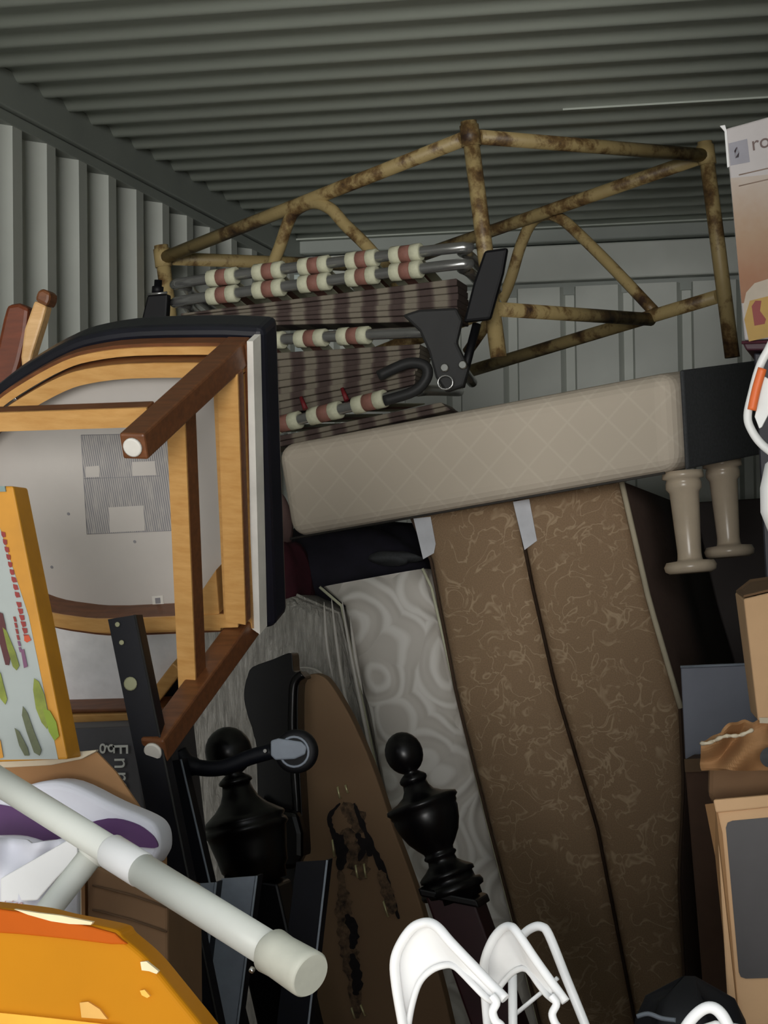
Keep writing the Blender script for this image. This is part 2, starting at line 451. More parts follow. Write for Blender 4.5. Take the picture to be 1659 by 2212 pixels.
for x, y in ((655, 872), (744, 853)):
    c3.part('red_thread', M().tube([P(x - 5, y - 14, 7.08), P(x + 5, y + 12, 7.07)], [.006, .008], 8), red_web)
c2.part('brace_strut', M().tube([P(1030, 700, 7.0), P(995, 835, 6.96)], .013, 10), black_plastic)

# ------------------------------------------------------------------ quilted bench
k = NT('cream_quilted_cloth'); k.b.inputs['Roughness'].default_value = .85
mp = k.n('Mapping'); mp.inputs['Rotation'].default_value = (0, math.radians(45), 0); k.l(k.tc.outputs['Object'], mp.inputs['Vector'])
sx = k.n('SeparateXYZ'); k.l(mp.outputs[0], sx.inputs[0])
def wv(out):
    a = k.n('Math', operation='MULTIPLY'); k.l(out, a.inputs[0]); a.inputs[1].default_value = math.pi / .085
    b = k.n('Math', operation='SINE'); k.l(a.outputs[0], b.inputs[0])
    c = k.n('Math', operation='ABSOLUTE'); k.l(b.outputs[0], c.inputs[0]); return c
a, b = wv(sx.outputs[0]), wv(sx.outputs[2])
mn = k.n('Math', operation='MINIMUM'); k.l(a.outputs[0], mn.inputs[0]); k.l(b.outputs[0], mn.inputs[1])
r = k.ramp(mn.outputs[0], [(0, rgba((220, 208, 190))), (.2, rgba((213, 200, 182)))])
k.l(r.outputs[0], k.b.inputs['Base Color']); k.bump(mn.outputs[0], .12, .004)
quilt = k.m
charcoal_grey = mat('charcoal_grey', (66, 68, 70), .9, var=.2, vs_=120)
cream_wood = mat('cream_painted_wood', (196, 180, 158), .28, var=.08, vs_=14)
black_piping = mat('dark_piping', (58, 54, 50), .8)
Lb, Cb, Lt, Ct = P(622, 1165, 7.15), P(1458, 1018, 6.72), P(588, 965, 7.15), P(1446, 803, 6.72)
BV = V((.24, .62, .09))
t = T('upholstered_bench', 'cream quilted upholstered bench with turned legs lying tilted on the standing mattresses', 'bench', Lb)
t.part('seat_box', M().hexa([Lb, Cb, Cb + BV, Lb + BV, Lt, Ct, Ct + BV, Lt + BV]), quilt, bevel=.05, seg=5)
up = (Ct - Cb); ux = (Cb - Lb).normalized(); e = .012
nrm = BV.cross(up).normalized()
if nrm.x < 0: nrm = -nrm
e0 = BV * .085
t.part('end_panel', M().hexa([Cb + nrm * .0 + e0, Cb + nrm * e + e0, Cb + BV * 1.0 + nrm * e, Cb + BV, Ct + e0, Ct + nrm * e + e0, Ct + BV + nrm * e, Ct + BV]), charcoal_grey, bevel=.006, label='charcoal end panel')  # end face coloured darker than the cream box
t.part('piping', M().tube([Lb + ux * .01 - V((0, .004, 0)), Cb - ux * .03 - V((0, .004, 0))], .0035, 8), black_piping)
prof = [(0, .056), (.07, .058), (.08, .046), (.12, .05), (.17, .05), (.21, .041), (.8, .033), (.85, .034), (.875, .036), (.885, .066), (.93, .073), (.975, .07), (1, .058)]
for p, q in (((1474, 1018, 6.83), (1493, 1238, 6.83)), ((1559, 994, 7.2), (1577, 1204, 7.2))):
    t.part('leg', M().lathe(P(*p), P(*q), prof, 28), cream_wood, label='glossy cream turned leg with a flared foot')

# ------------------------------------------------------------------ mattresses on edge
damask = scroll('brown_damask', (146, 120, 92), (180, 156, 126), 14, .035)
damask_dark = mat('dark_brown_cover', (66, 50, 42), .9, var=.15, vs_=40)
k = NT('silver_swirl_ticking'); k.b.inputs['Roughness'].default_value = .6
nz = k.noise(3, 2); vo = k.n('TexVoronoi'); vo.inputs['Scale'].default_value = 6.0
ad = k.n('Mix', data_type='VECTOR'); ad.inputs[0].default_value = .10
k.l(k.tc.outputs['Object'], ad.inputs[4]); k.l(nz.outputs[1], ad.inputs[5]); k.l(ad.outputs[1], vo.inputs['Vector'])
a = k.n('Math', operation='MULTIPLY'); k.l(vo.outputs['Distance'], a.inputs[0]); a.inputs[1].default_value = 26
b = k.n('Math', operation='SINE'); k.l(a.outputs[0], b.inputs[0])
r = k.ramp(b.outputs[0], [(.0, rgba((212, 206, 198))), (.9, rgba((236, 232, 226)))])
k.l(r.outputs[0], k.b.inputs['Base Color']); k.bump(b.outputs[0], .45, .006); swirl = k.m
tag_m = mat('white_law_label', (206, 208, 214), .6)
YM = 7.06
def bench_under(px): return 1165 + (px - 622) * (1018 - 1165) / (1458 - 622)
seam_brown = mat('brown_seam_tape', (74, 56, 42), .9)
def mattress(name, label, cat, left, right, m_front, Y, depth, group, side=None, n=26, round_=.03):
    def interp(poly, y):
        for (x0, y0), (x1, y1) in zip(poly, poly[1:]):
            if y <= y1 or (x1, y1) == poly[-1]: return x0 + (x1 - x0) * (y - y0) / (y1 - y0)
    yl0, yr0, yb = left[0][1], right[0][1], left[-1][1]
    t = T(name, label, cat, P(right[-1][0], yb, Y), group)
    pts = []
    for i in range(n + 1):
        f = i / n
        yl = yl0 + (yb - yl0) * f; yr = yr0 + (yb - yr0) * f
        pts.append((P(interp(left, yl), yl, Y), P(interp(right, yr), yr, Y)))
    mb = M(); D_ = V((0, depth, 0)); b_ = V((0, round_, 0))
    vs, fs = [], []
    for a, b in pts:
        u = (b - a).normalized()
        vs += [a + D_, a + b_, a + b_ * .3 + u * round_ * .3, a + u * round_, b - u * round_, b + b_ * .3 - u * round_ * .3, b + b_, b + D_]
    for i in range(n):
        for j in range(8):
            fs.append((i * 8 + j, i * 8 + (j + 1) % 8, i * 8 + 8 + (j + 1) % 8, i * 8 + 8 + j))
    sm = [True] * len(fs)
    fs += [tuple(range(8)), tuple(n * 8 + q for q in range(8))]; sm += [False, False]
    mb.add(vs, fs, sm)
    t.part('cover', mb, m_front)
    for nm, side_pts in (('piping', [a for a, b in pts]), ('piping', [b for a, b in pts])):
        t.part(nm, M().tube([p + V((0, .004, 0)) for p in side_pts], .0045, 8), side or m_front)
    return t, pts
brL = [(888, 1119), (930, 1210), (985, 1500), (1060, 1800), (1120, 2030), (1190, 2313)]
brM = [(1112, 1080), (1150, 1270), (1200, 1490), (1290, 1790), (1370, 2200), (1392, 2313)]
brR = [(1340, 1041), (1400, 1300), (1468, 1530), (1476, 1700), (1466, 1900), (1482, 2200), (1486, 2313)]
beige_pipe = mat('beige_piping', (186, 176, 152), .8)
t, pt = mattress('box_spring', 'brown damask box spring on edge next to the white swirl mattress', 'box spring', brL, brM, damask, YM, 2.0, 'brown damask box springs', seam_brown)
t.part('law_label', M().prism([P(x, y, YM - .006) for x, y in ((893, 1120), (930, 1116), (941, 1175), (937, 1195), (914, 1208))], V((0, .003, 0))), tag_m)
t2, pt2 = mattress('box_spring', 'brown damask box spring on edge, rightmost, with pale piping down its right side', 'box spring', brM, brR, damask, YM, 2.0, 'brown damask box springs', seam_brown)
t2.part('law_label', M().prism([P(x, y, YM - .006) for x, y in ((1108, 1084), (1143, 1078), (1160, 1168), (1133, 1188))], V((0, .003, 0))), tag_m)
rs = [b for a, b in pt2]
t2.part('side_panel', M().add([p + V((.004, .02, 0)) for p in rs] + [p + V((.004, 2.0, 0)) for p in rs], [(i, i + 1, len(rs) + i + 1, len(rs) + i) for i in range(len(rs) - 1)], True), damask_dark, solid=.006, label='dark brown large side')  # large side coloured darker than the damask front
t2.part('pale_piping', M().tube([p + V((.004, -.004, 0)) for p in rs[:11]], .0085, 8), beige_pipe)
whL = [(690, 1268), (735, 1300), (800, 1600), (850, 1850), (930, 2150), (975, 2313)]
whR = [(912, 1228), (930, 1262), (985, 1500), (1058, 1800), (1118, 2030), (1188, 2313)]
t, pt = mattress('mattress', 'white mattress with a silver swirl quilted edge beside the brown box springs', 'mattress', whL, whR, swirl, YM + .02, 1.9, None, cream_web, round_=.05)
# clouded plastic wrapped mattress to the left of it
k = NT('cloudy_plastic_wrap'); k.b.inputs['Roughness'].default_value = .32
nz = k.noise(16, 4, .6, (3, 3, .6)); r = k.ramp(nz.outputs[0], [(.3, rgba((158, 154, 146))), (.7, rgba((206, 202, 194)))])
k.l(r.outputs[0], k.b.inputs['Base Color']); k.bump(k.noise(26, 4, .6, (3, 3, .5), 1).outputs[0], .8, .02)
wrap = k.m
gl = [(380, 1380), (395, 1600), (420, 1850), (450, 2313)]
gr = [(640, 1285), (730, 1320), (800, 1620), (850, 1860), (970, 2313)]
t, pt = mattress('mattress', 'grey-white mattress wrapped in cloudy creased plastic, leaning behind the black bed posts', 'mattress', gl, gr, wrap, YM + .04, 1.7, None, None, round_=.06)
fold = mat('plastic_fold', (205, 200, 192), .3)
for q in (((738, 1290), (750, 1370), (775, 1500), (800, 1620), (815, 1690)), ((716, 1292), (726, 1380), (745, 1500), (775, 1600)), ((700, 1300), (706, 1390), (720, 1470)),
          ((642, 1442), (690, 1452), (740, 1530), (790, 1640), (826, 1724)), ((756, 1330), (768, 1420), (784, 1500)), ((690, 1460), (715, 1480), (740, 1520))):
    sp_ = smooth_path([P(x, y, YM - .004) for x, y in q], 5); n_ = len(sp_)
    t.part('plastic_fold', M().tube(sp_, [.0008 + .0058 * math.sin(math.pi * i_ / (n_ - 1)) for i_ in range(n_)], 6), fold)

# dark bundles in the gap under the bench
def blob(c, r, seed, nu=28, nv=16, amp=.14, flat=1.0):
    rnd = random.Random(seed); ph = [(rnd.uniform(0, 6), rnd.uniform(2, 5), rnd.uniform(2, 5)) for _ in range(4)]
    def fn(u, v):
        a, b = u * 2 * math.pi, (v - .5) * math.pi
        d = V((math.cos(a) * math.cos(b), math.sin(a) * math.cos(b), math.sin(b)))
        k_ = 1 + amp * sum(math.sin(p + d.x * f + d.z * g + d.y * f) for p, f, g in ph) / 2
        return V(c) + V((d.x * r[0], d.y * r[1], d.z * r[2])) * k_
    return M().grid(fn, nu, nv)
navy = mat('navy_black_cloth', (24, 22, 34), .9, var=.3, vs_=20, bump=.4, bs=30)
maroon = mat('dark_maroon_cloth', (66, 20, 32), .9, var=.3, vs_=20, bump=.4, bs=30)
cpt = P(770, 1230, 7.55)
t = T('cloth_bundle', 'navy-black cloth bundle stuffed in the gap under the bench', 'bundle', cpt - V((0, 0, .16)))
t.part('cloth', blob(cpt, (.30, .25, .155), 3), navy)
t.part('crumpled_fold', blob(P(850, 1205, 7.3), (.08, .05, .022), 5), charcoal_grey)
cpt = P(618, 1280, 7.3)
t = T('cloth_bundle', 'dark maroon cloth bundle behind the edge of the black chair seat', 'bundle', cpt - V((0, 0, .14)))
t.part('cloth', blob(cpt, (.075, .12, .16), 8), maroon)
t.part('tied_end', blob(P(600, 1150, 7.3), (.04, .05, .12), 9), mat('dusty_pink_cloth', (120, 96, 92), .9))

# ------------------------------------------------------------------ upside-down chairs at the left
O = P(530, 742, 4.0)
tip1 = P(288, 965, 3.6)
nd = (tip1 - O).normalized()                       # towards the viewer, along the legs
eu = V((-1, 0, 0)); eu = (eu - nd * eu.dot(nd)).normalized()   # image left
ev = nd.cross(eu).normalized()
if ev.z > 0: ev = -ev                              # image down
def SP(px, py, c=0.0): return RP(px, py, O + nd * c, nd)
Dout = [(566, 712), (480, 708), (300, 711), (200, 724), (137, 744), (60, 786), (-10, 835), (-70, 900), (-105, 980), (-110, 1080), (-80, 1180), (-20, 1258), (50, 1318), (120, 1352), (200, 1368), (300, 1374), (590, 1362)]
def inset(pts, d):
    c = sum(pts, V((0, 0, 0))) / len(pts); n = len(pts); out = []
    for i, p in enumerate(pts):
        a, b = pts[i - 1], pts[(i + 1) % n]
        e1 = (p - a).normalized(); e2 = (b - p).normalized()
        n1 = nd.cross(e1); n2 = nd.cross(e2)
        if n1.dot(c - p) < 0 and n2.dot(c - p) < 0: n1, n2 = -n1, -n2
        nn = (n1 + n2).normalized(); s_ = max(.35, nn.dot(n1)); out.append(p + nn * (d / s_))
    return out
def dense(pts, k=3):
    n = len(pts); out = []
    for i in range(n):
        p0, p1, p2, p3 = pts[i - 1], pts[i], pts[(i + 1) % n], pts[(i + 2) % n]
        corner = i in (n - 1, n - 2, 0)
        for j in range(k):
            t_ = j / k
            if corner: out.append(p1.lerp(p2, t_))
            else: out.append(.5 * ((2 * p1) + (p2 - p0) * t_ + (2 * p0 - 5 * p1 + 4 * p2 - p3) * t_ * t_ + (3 * p1 - p0 - 3 * p2 + p3) * t_ ** 3))
    return out
D0 = [SP(x, y, 0) for x, y in Dout]
def ring(outer, inner, c0, c1):
    mb = M(); n = len(outer); a, b = nd * c0, nd * c1
    vs = [p + a for p in outer] + [p + b for p in outer] + [p + b for p in inner] + [p + a for p in inner]
    fs = []
    for i in range(n):
        j = (i + 1) % n
        for q in range(4): fs.append((q * n + i, q * n + j, ((q + 1) % 4) * n + j, ((q + 1) % 4) * n + i))
    return mb.add(vs, fs)
t = T('dining_chair', 'honey wood dining chair tipped over, white seat underside and two front legs facing out', 'chair', SP(330, 1640, .40))
ctr = sum(D0, V((0, 0, 0))) / len(D0)
t.part('seat_cushion', M().prism([p - nd * .005 for p in dense(D0)], -nd * .07), black_vinyl, bevel=.014, seg=3, label='black vinyl seat cushion edge')
t.part('seat_liner', M().prism([SP(x, y, .0) for x, y in ((550, 722), (563, 722), (577, 1352), (560, 1340))], nd * .034), white_felt, label='white cloth liner strip down the seat edge')
board = t.part('seat_board', M().prism([p + nd * .002 for p in inset(dense(D0), .022)], nd * .005), white_board, label='white painted underside')
t.part('apron_spacer', ring(inset(dense(D0), .016), inset(dense(D0), .036), .004, .03), walnut)
t.part('apron_outer', ring(inset(dense(D0), .022), inset(dense(D0), .036), .03, .034), maple)
t.part('apron', ring(inset(dense(D0), .040), inset(dense(D0), .066), .004, .060), walnut, label='inner apron with painted brown shade')  # shade of the inner face painted in brown, edge stays honey
t.part('apron_edge', ring(inset(dense(D0), .040), inset(dense(D0), .066), .060, .064), maple, label='honey wood apron edge')
# legs
L1a, L1b = SP(520, 752, .0), tip1
L2a, L2b = SP(535, 1345, .0), SP(332, 1622, .44)
hw = .0215
for a, b in ((L1a, L1b), (L2a, L2b)):
    lg = t.part('leg', M().bar(a, b, eu * hw, ev * hw), walnut, bevel=.004, label='square reddish brown leg with a white glide')
    t.part('glide', M().lathe(b, b + nd * .006, [(0, .0155), (.8, .0155), (1, .013)], 20), white_felt, lg)
# stretchers
def along(a, b, f): return a + (b - a) * f
s0, s1 = along(L1a, L1b, .50), along(L2a, L2b, .52)
ds = (s1 - s0).normalized()
def stretcher(a, b, w_, h_):
    d = (b - a).normalized(); x = d.cross(nd).normalized(); y = d.cross(x).normalized()
    t.part('stretcher', M().bar(a, b, x * w_, y * h_), walnut, bevel=.003)
    t.part('stretcher_face', M().bar(a + nd * (h_ + .001), b + nd * (h_ + .001), x * (w_ * .98), y * .002), maple, label='honey coloured stretcher face')
stretcher(SP(392, 880, .22), SP(417, 1478, .22), .0165, .022)
stretcher(SP(330, 893, .32), SP(-120, 908, .32), .0165, .014)
stretcher(SP(498, 800, .066), SP(516, 1338, .066), .019, .012)
t.part('corner_block', M().prism([SP(x, y, .01) for x, y in ((432, 1290), (490, 1205), (500, 1336), (430, 1336))], nd * .05), maple, bevel=.002)
for x, y in ((33, 862), (42, 872)):
    t.part('screw', M().disc(SP(x, y, .03), nd, .004, .003), bolt_m)
# printed sheet on the underside
k = NT('printed_label'); k.b.inputs['Roughness'].default_value = .7
wa = k.n('TexWave', bands_direction='X'); wa.inputs['Scale'].default_value = 75; wa.inputs['Distortion'].default_value = .6; wa.inputs['Detail'].default_value = 1
k.l(k.tc.outputs['Object'], wa.inputs['Vector'])
br_ = k.noise(1, 2, .6, (90, 20, 26)); mu_ = k.n('Math', operation='MULTIPLY'); k.l(wa.outputs[0], mu_.inputs[0]); k.l(br_.outputs[0], mu_.inputs[1])
r = k.ramp(mu_.outputs[0], [(.18, rgba((182, 177, 172))), (.42, rgba((130, 129, 134)))])
k.l(r.outputs[0], k.b.inputs['Base Color'])
ptd = k.m
lb = t.part('printed_label', M().prism([SP(x, y, .0075) for x, y in ((175, 940), (366, 936), (378, 1146), (188, 1154))], nd * .0006), ptd, board)
grey_ink = mat('grey_ink', (140, 138, 142), .7)
for q in (((175, 940), (366, 936)), ((366, 936), (378, 1146)), ((378, 1146), (188, 1154)), ((188, 1154), (175, 940)), ((181, 1034), (345, 1028))):
    t.part('ruled_line', M().tube([SP(x, y, .0082) for x, y in q], .0006, 4), grey_ink, board)
for q in (((235, 1096), (310, 1092), (313, 1146), (238, 1150)), ((185, 1008), (214, 1006), (215, 1030), (186, 1031)), ((285, 998), (335, 996), (337, 1026), (287, 1028))):
    t.part('blank_panel', M().prism([SP(x, y, .0083) for x, y in q], nd * .0004), white_board, board)
t.part('small_sticker', M().prism([SP(x, y, .0075) for x, y in ((328, 1288), (352, 1286), (355, 1314), (331, 1316))], nd * .0006), white_felt, board)
t.part('sticker_mark', M().prism([SP(x, y, .0083) for x, y in ((335, 1292), (346, 1291), (347, 1303), (336, 1304))], nd * .0004), grey_ink, board)
for x, y in ((291, 1170), (66, 1240), (148, 1110), (112, 1225)):
    t.part('scuff_mark', M().disc(SP(x, y, .0075), nd, .003, .0008, 8), grey_ink, board)

# second chair of the stack, seat seen below the first one
O2 = O - nd * .12
def SQ(px, py, c=0.0): return RP(px, py, O2 + nd * c, nd)
t = T('dining_chair', 'honey wood dining chair stacked behind, white seat panel showing under the first chair', 'chair', SQ(230, 1560, 0))
q2 = [(60, 1300), (84, 1362), (118, 1512), (330, 1508), (385, 1440), (392, 1300)]
t.part('seat_board', M().prism([SQ(x, y, .0) for x, y in q2], nd * .006), mat('white_painted_board', (240, 239, 240), .5), label='white painted underside')
t.part('seat_cushion', M().prism([SQ(x, y, -.004) for x, y in ((45, 1300), (66, 1362), (104, 1556), (400, 1546), (420, 1300))], -nd * .05), black_vinyl, bevel=.01)
def rail2(a, b, w_, c0, c1, mat_, nm):
    a3, b3 = SQ(*a, c0), SQ(*b, c0); d = (b3 - a3).normalized(); x = d.cross(nd).normalized() * w_
    t.part(nm, M().prism([a3 - x, b3 - x, b3 + x, a3 + x], nd * (c1 - c0)), mat_, bevel=.003)
rail2((96, 1536), (400, 1526), .013, 0, .045, maple, 'apron')
rail2((112, 1513), (400, 1506), .004, 0, .05, walnut, 'apron_shade_strip')  # dark strip painted in as shade along the apron
rail2((74, 1340), (116, 1530), .008, 0, .045, maple, 'apron')
rail2((322, 1524), (402, 1420), .012, 0, .040, maple, 'corner_block')
# legs of a third chair sticking out at the far left
t = T('wooden_chair', 'brown wooden chair at the left edge, curved leg and pale rail pointing up', 'chair', P(-60, 900, 4.3))
t.part('leg', M().prism([P(x, y, 4.3) for x, y in ((-30, 830), (-10, 760), (5, 690), (14, 658), (40, 654), (62, 664), (56, 720), (42, 780), (20, 850), (-10, 900))], V((0, .05, 0))), wood_mat('dark_red_brown_wood', (92, 44, 22), (118, 58, 30)), bevel=.008, label='reddish brown curved leg')
cr = t.part('rail', M().prism([P(x, y, 4.27) for x, y in ((44, 770), (52, 710), (74, 648), (100, 660), (92, 690), (70, 760), (50, 840))], V((0, .035, 0))), wood_mat('pale_wood', (206, 160, 104), (226, 184, 130)), bevel=.005, label='pale wooden rail')
t.part('rail_tip', M().prism([P(x, y, 4.265) for x, y in ((74, 648), (80, 628), (92, 622), (108, 632), (106, 648), (100, 662))], V((0, .045, 0))), MATS['reddish_brown_wood'] if 'reddish_brown_wood' in MATS else walnut, bevel=.006)

# ------------------------------------------------------------------ cartons on the left
char_card = mat('charcoal_printed_card', (74, 72, 76), .6, var=.06)
white_ink = mat('white_ink', (215, 215, 208), .6)
def carton(name, label, cat, front, Ybot, depth, m_, bevel=.004, zfloor=0.0, group=None, mtop=None):
    """front: TL, TR pixel+depth; runs to the floor plane zfloor"""
    tl, tr = P(*front[0]), P(*front[1])
    bl, br_ = V((tl.x + Ybot[0], tl.y, zfloor)), V((tr.x + Ybot[1], tr.y, zfloor))
    dv = V((0, depth, 0))
    t = T(name, label, cat, bl, group)
    t.part('body', M().hexa([bl, br_, br_ + dv, bl + dv, tl, tr, tr + dv, tl + dv]), m_, bevel=bevel)
    return t, bl, br_, tl, tr
t, *_ = carton('carton', 'charcoal carton with white lettering turned sideways, under the stacked chairs', 'carton', ((-120, 1584, 4.12), (292, 1568, 4.12)), (0, .12), .34, char_card)
tx = P(258, 1600, 4.115); dwn = V((.018, 0, -1)); rt = V((1, 0, .018))
def xlet(ch, px, py, h):
    t.text('lettering', ch, h, P(px, py, 4.113), dwn, rt, white_ink)
for ch, px, py in (('F', 243, 1606), ('n', 247, 1636), ('r', 249, 1666), ('e', 251, 1688), ('g', 226, 1606)):
    xlet(ch, px, py, 54 / 5329 * 4.1)
# open brown carton
YC = 3.5
bt = [(-160, 1652), (10, 1650), (110, 1649), (170, 1638), (206, 1622), (250, 1668), (330, 1786), (358, 1850)]
fl = [P(x, y, YC) for x, y in bt]; fl += [V((P(366, 2000, YC).x, YC, 0)), V((P(-160, 2000, YC).x, YC, 0))]
t = T('carton', 'open brown cardboard carton with a cream-edged flap, behind the white tube', 'carton', fl[-1])
t.part('front_panel', M().prism(fl, V((0, .006, 0))), card)
x0, x1 = fl[-1].x, fl[-2].x
zt = P(0, 1700, YC).z
t.part('back_panel', M().prism([p + V((-.08, .10, -.03)) if p.z > .1 else p + V((-.08, .10, 0)) for p in fl], V((0, .006, 0))), card)
t.part('side_panel', M().box((x0, YC + .006, 0), (x0 + .006, YC + .10, zt)), card)
t.part('side_panel', M().box((x1 - .086, YC + .006, 0), (x1 - .08, YC + .10, P(0, 1880, YC).z)), card)
lipp = [(-160, 1640), (15, 1634), (110, 1628), (170, 1624), (208, 1620), (206, 1624), (175, 1640), (110, 1653), (20, 1658), (-160, 1660)]
t.part('flap_edge', M().prism([P(x, y, YC - .012) for x, y in lipp], V((0, .012, 0))), card_edge, label='cream lined flap edge', bevel=.002)
# second, lower carton with a cream back
t, *_ = carton('carton', 'dull brown carton with a creased side, beside the black bed rails', 'carton', ((188, 1862, 3.3), (362, 1935, 3.3)), (0, 0), .16, card_dark)
for y in (1912, 1965, 2030):
    t.part('crease', M().tube([P(200, y, 3.298), P(285, y + 22, 3.298), P(360, y + 48, 3.298)], .0015, 6), mat('crease_brown', (98, 74, 52), .85))
t, *_ = carton('paper_carton', 'cream-white open carton flap below the slanting white tube', 'carton', ((120, 1905, 3.32), (181, 1878, 3.32)), (0, 0), .04, mat('cream_card', (226, 218, 200), .75))
t.part('flap_edge', M().box(tuple(P(181, 2600, 3.319)), tuple(P(189, 1878, 3.33))), card, label='brown cut edge')

# food carton with vegetables at the left edge
k = mat('pale_grey_print', (166, 173, 170), .5, var=.04)
orange_card = mat('orange_print', (200, 138, 34), .5, var=.1, vs_=14)
YF = 3.42
fo = [P(-220, 1050, YF), P(28, 1050, YF), P(146, 1640, YF), P(-110, 1650, YF)]
t = T('food_carton', 'yellow-edged food carton printed with green vegetables and red lettering, left edge', 'carton', fo[3])
t.part('body', M().prism(fo, V((0, .06, 0))), orange_card, bevel=.003)
e3 = V((0, -.001, 0))
def fp(*pp, d=.001): return [P(x, y, YF) - V((0, d, 0)) for x, y in pp]
panel = t.part('front_print', M().prism(fp((-200, 1150), (0, 1140), (62, 1330), (126, 1640), (-90, 1642)), V((0, .0008, 0))), k)
t.part('lid_strip', M().prism([P(x, y, YF - .004) for x, y in ((-200, 1048), (10, 1050), (12, 1062), (-200, 1064))], V((0, .01, 0))), mat('teal_tape', (120, 140, 138), .5))
red_ink = mat('red_print', (140, 40, 34), .5, var=.25, vs_=40); green_ink = mat('green_print', (120, 130, 40), .5, var=.3, vs_=30)
green_dk = mat('dark_green_print', (86, 92, 62), .5, var=.3, vs_=30); wine = mat('wine_print', (78, 24, 26), .5); mauve = mat('mauve_print', (118, 72, 104), .5)
rnd = random.Random(4)
blot_n = [0]
def blotch(pts, m_, d):
    blot_n[0] += 1; t.part('printed_shape', M().prism(fp(*pts, d=d + .00012 * blot_n[0]), V((0, .0006, 0))), m_, panel)
for i in range(9):       # the column of red letter-like marks down the edge
    f = i / 8; x = 6 + 30 * f; y = 1148 + 130 * f
    blotch([(x - 3, y), (x + 6, y + 2), (x + 8 + rnd.uniform(-2, 2), y + 12), (x + 1, y + 13), (x - 2, y + 8)], red_ink, .0016)
for i in range(6):
    f = i / 5; x = 39 + 16 * f; y = 1300 + 70 * f
    blotch([(x - 3, y), (x + 8, y + 1), (x + 9, y + 11), (x + 2, y + 13), (x - 1, y + 6)], red_ink, .0016)
blotch([(54, 1374), (64, 1372), (69, 1383), (60, 1388), (54, 1384)], mat('orange_red_print', (196, 74, 28), .5), .0016)
for i in range(6):
    f = i / 5; x = 32 + 12 * f; y = 1332 + 66 * f
    blotch([(x - 2, y), (x + 3, y), (x + 6, y + 11), (x + 1, y + 11)], mauve if i > 3 else red_ink, .0016)
blotch([(47, 1404), (54, 1402), (62, 1440), (54, 1443)], mauve, .0016)
blotch([(-6, 1320), (8, 1325), (14, 1350), (24, 1420), (22, 1437), (14, 1436), (2, 1390)], wine, .0016)
for pts, m_ in ((((8, 1355), (16, 1362), (36, 1410), (44, 1438), (38, 1448), (30, 1440), (18, 1400)), green_ink), (((-8, 1440), (4, 1455), (18, 1510), (14, 1522), (4, 1510), (-8, 1480)), green_ink),
    (((76, 1465), (86, 1472), (98, 1500), (108, 1550), (104, 1575), (92, 1560), (80, 1530), (74, 1490)), green_ink), (((95, 1530), (110, 1535), (124, 1560), (130, 1590), (120, 1600), (108, 1580)), mat('lime_print', (122, 142, 22), .5)),
    (((52, 1525), (62, 1540), (76, 1580), (92, 1620), (88, 1632), (76, 1625), (60, 1580), (50, 1545)), green_dk), (((34, 1572), (44, 1580), (62, 1615), (66, 1632), (56, 1632), (44, 1610)), green_dk), (((-4, 1590), (4, 1600), (10, 1636), (-4, 1640)), orange_card)):
    blotch(pts, m_, .0016)

# ------------------------------------------------------------------ black bed frame steel
Z0 = 0.0
def angle_rail(label, top0, top1, bot0, bot1, m_, lip, Y, lipm=None, group='black steel bed rails', edge=None):
    a, b = P(*top0, Y), P(*top1, Y); c, d = P(*bot1, Y), P(*bot0, Y)
    t = T('bed_rail', label, 'bed rail', d, group)
    t.part('web', M().prism([a, b, c, d], V((0, .004, 0))), m_)
    t.part('lip', M().prism([b, c, c + V((0, .035, 0)), b + V((0, .035, 0))], V((-.004, 0, 0))), lipm or m_)
    t.part('edge', M().tube([b + V((-.001, -.001, 0)), c + V((-.001, -.001, 0))], .0022, 6), edge or grey_steel)
    return t
t = angle_rail('black steel bed rail with pale rivets rising in front of the chair stack', (233, 1338), (293, 1328), (508, 2700), (572, 2700), black_steel, .03, 3.86, black_steel, edge=dark_plastic)
rv = mat('pale_rivet', (150, 150, 118), .5)
for x, y, r_ in ((254, 1349, .0042), (263, 1388, .0042), (282, 1477, .0115)):
    t.part('rivet', M().disc(P(x, y, 3.858), (0, -1, 0), r_, .002), rv)
tcr = angle_rail('black steel bed rail with a bright edge and a caster wheel on a curved arm', (362, 1645), (392, 1640), (560, 2700), (640, 2700), black_steel, .03, 4.3)
angle_rail('navy-black steel bed rail upright right of the white tube end', (640, 1862), (708, 1858), (540, 2700), (612, 2700), black_steel, .03, 4.2)
angle_rail('grey steel bed rail nearest the brown carton, behind the white tube', (380, 1912), (468, 1906), (300, 2700), (372, 2700), grey_steel, .03, 4.0, black_steel)
angle_rail('grey steel bed rail with a bright edge, second from the brown carton', (478, 1898), (556, 1892), (385, 2700), (452, 2700), grey_steel, .03, 4.05, black_steel)
# caster on a curved arm
YK = 4.35
t = tcr
arm = smooth_path([P(x, y, YK + .01) for x, y in ((385, 1625), (405, 1650), (445, 1660), (490, 1656), (540, 1636), (590, 1622))], 5)
t.part('caster_arm', M().tube(arm, [.018] * 8 + [.015] * (len(arm) - 8), 12), black_steel)
wc = P(640, 1623, YK)
wh = t.part('caster_wheel', M().lathe(wc + V((0, -.014, 0)), wc + V((0, .014, 0)), [(0, .024), (.02, .030), (.06, .037), (.25, .040), (.75, .040), (.94, .037), (1, .030)], 32), black_plastic)
t.part('hub_groove', M().tube([wc + V((math.cos(q / 24 * 6.283) * .027, -.015, math.sin(q / 24 * 6.283) * .027)) for q in range(24)], .0025, 6, closed=True), grey_steel, wh)
t.part('caster_bracket', M().prism([P(x, y, YK - .024) for x, y in ((584, 1600), (600, 1595), (650, 1602), (662, 1614), (658, 1630), (636, 1640), (594, 1642), (584, 1632))], V((0, .008, 0))), grey_steel, bevel=.003)
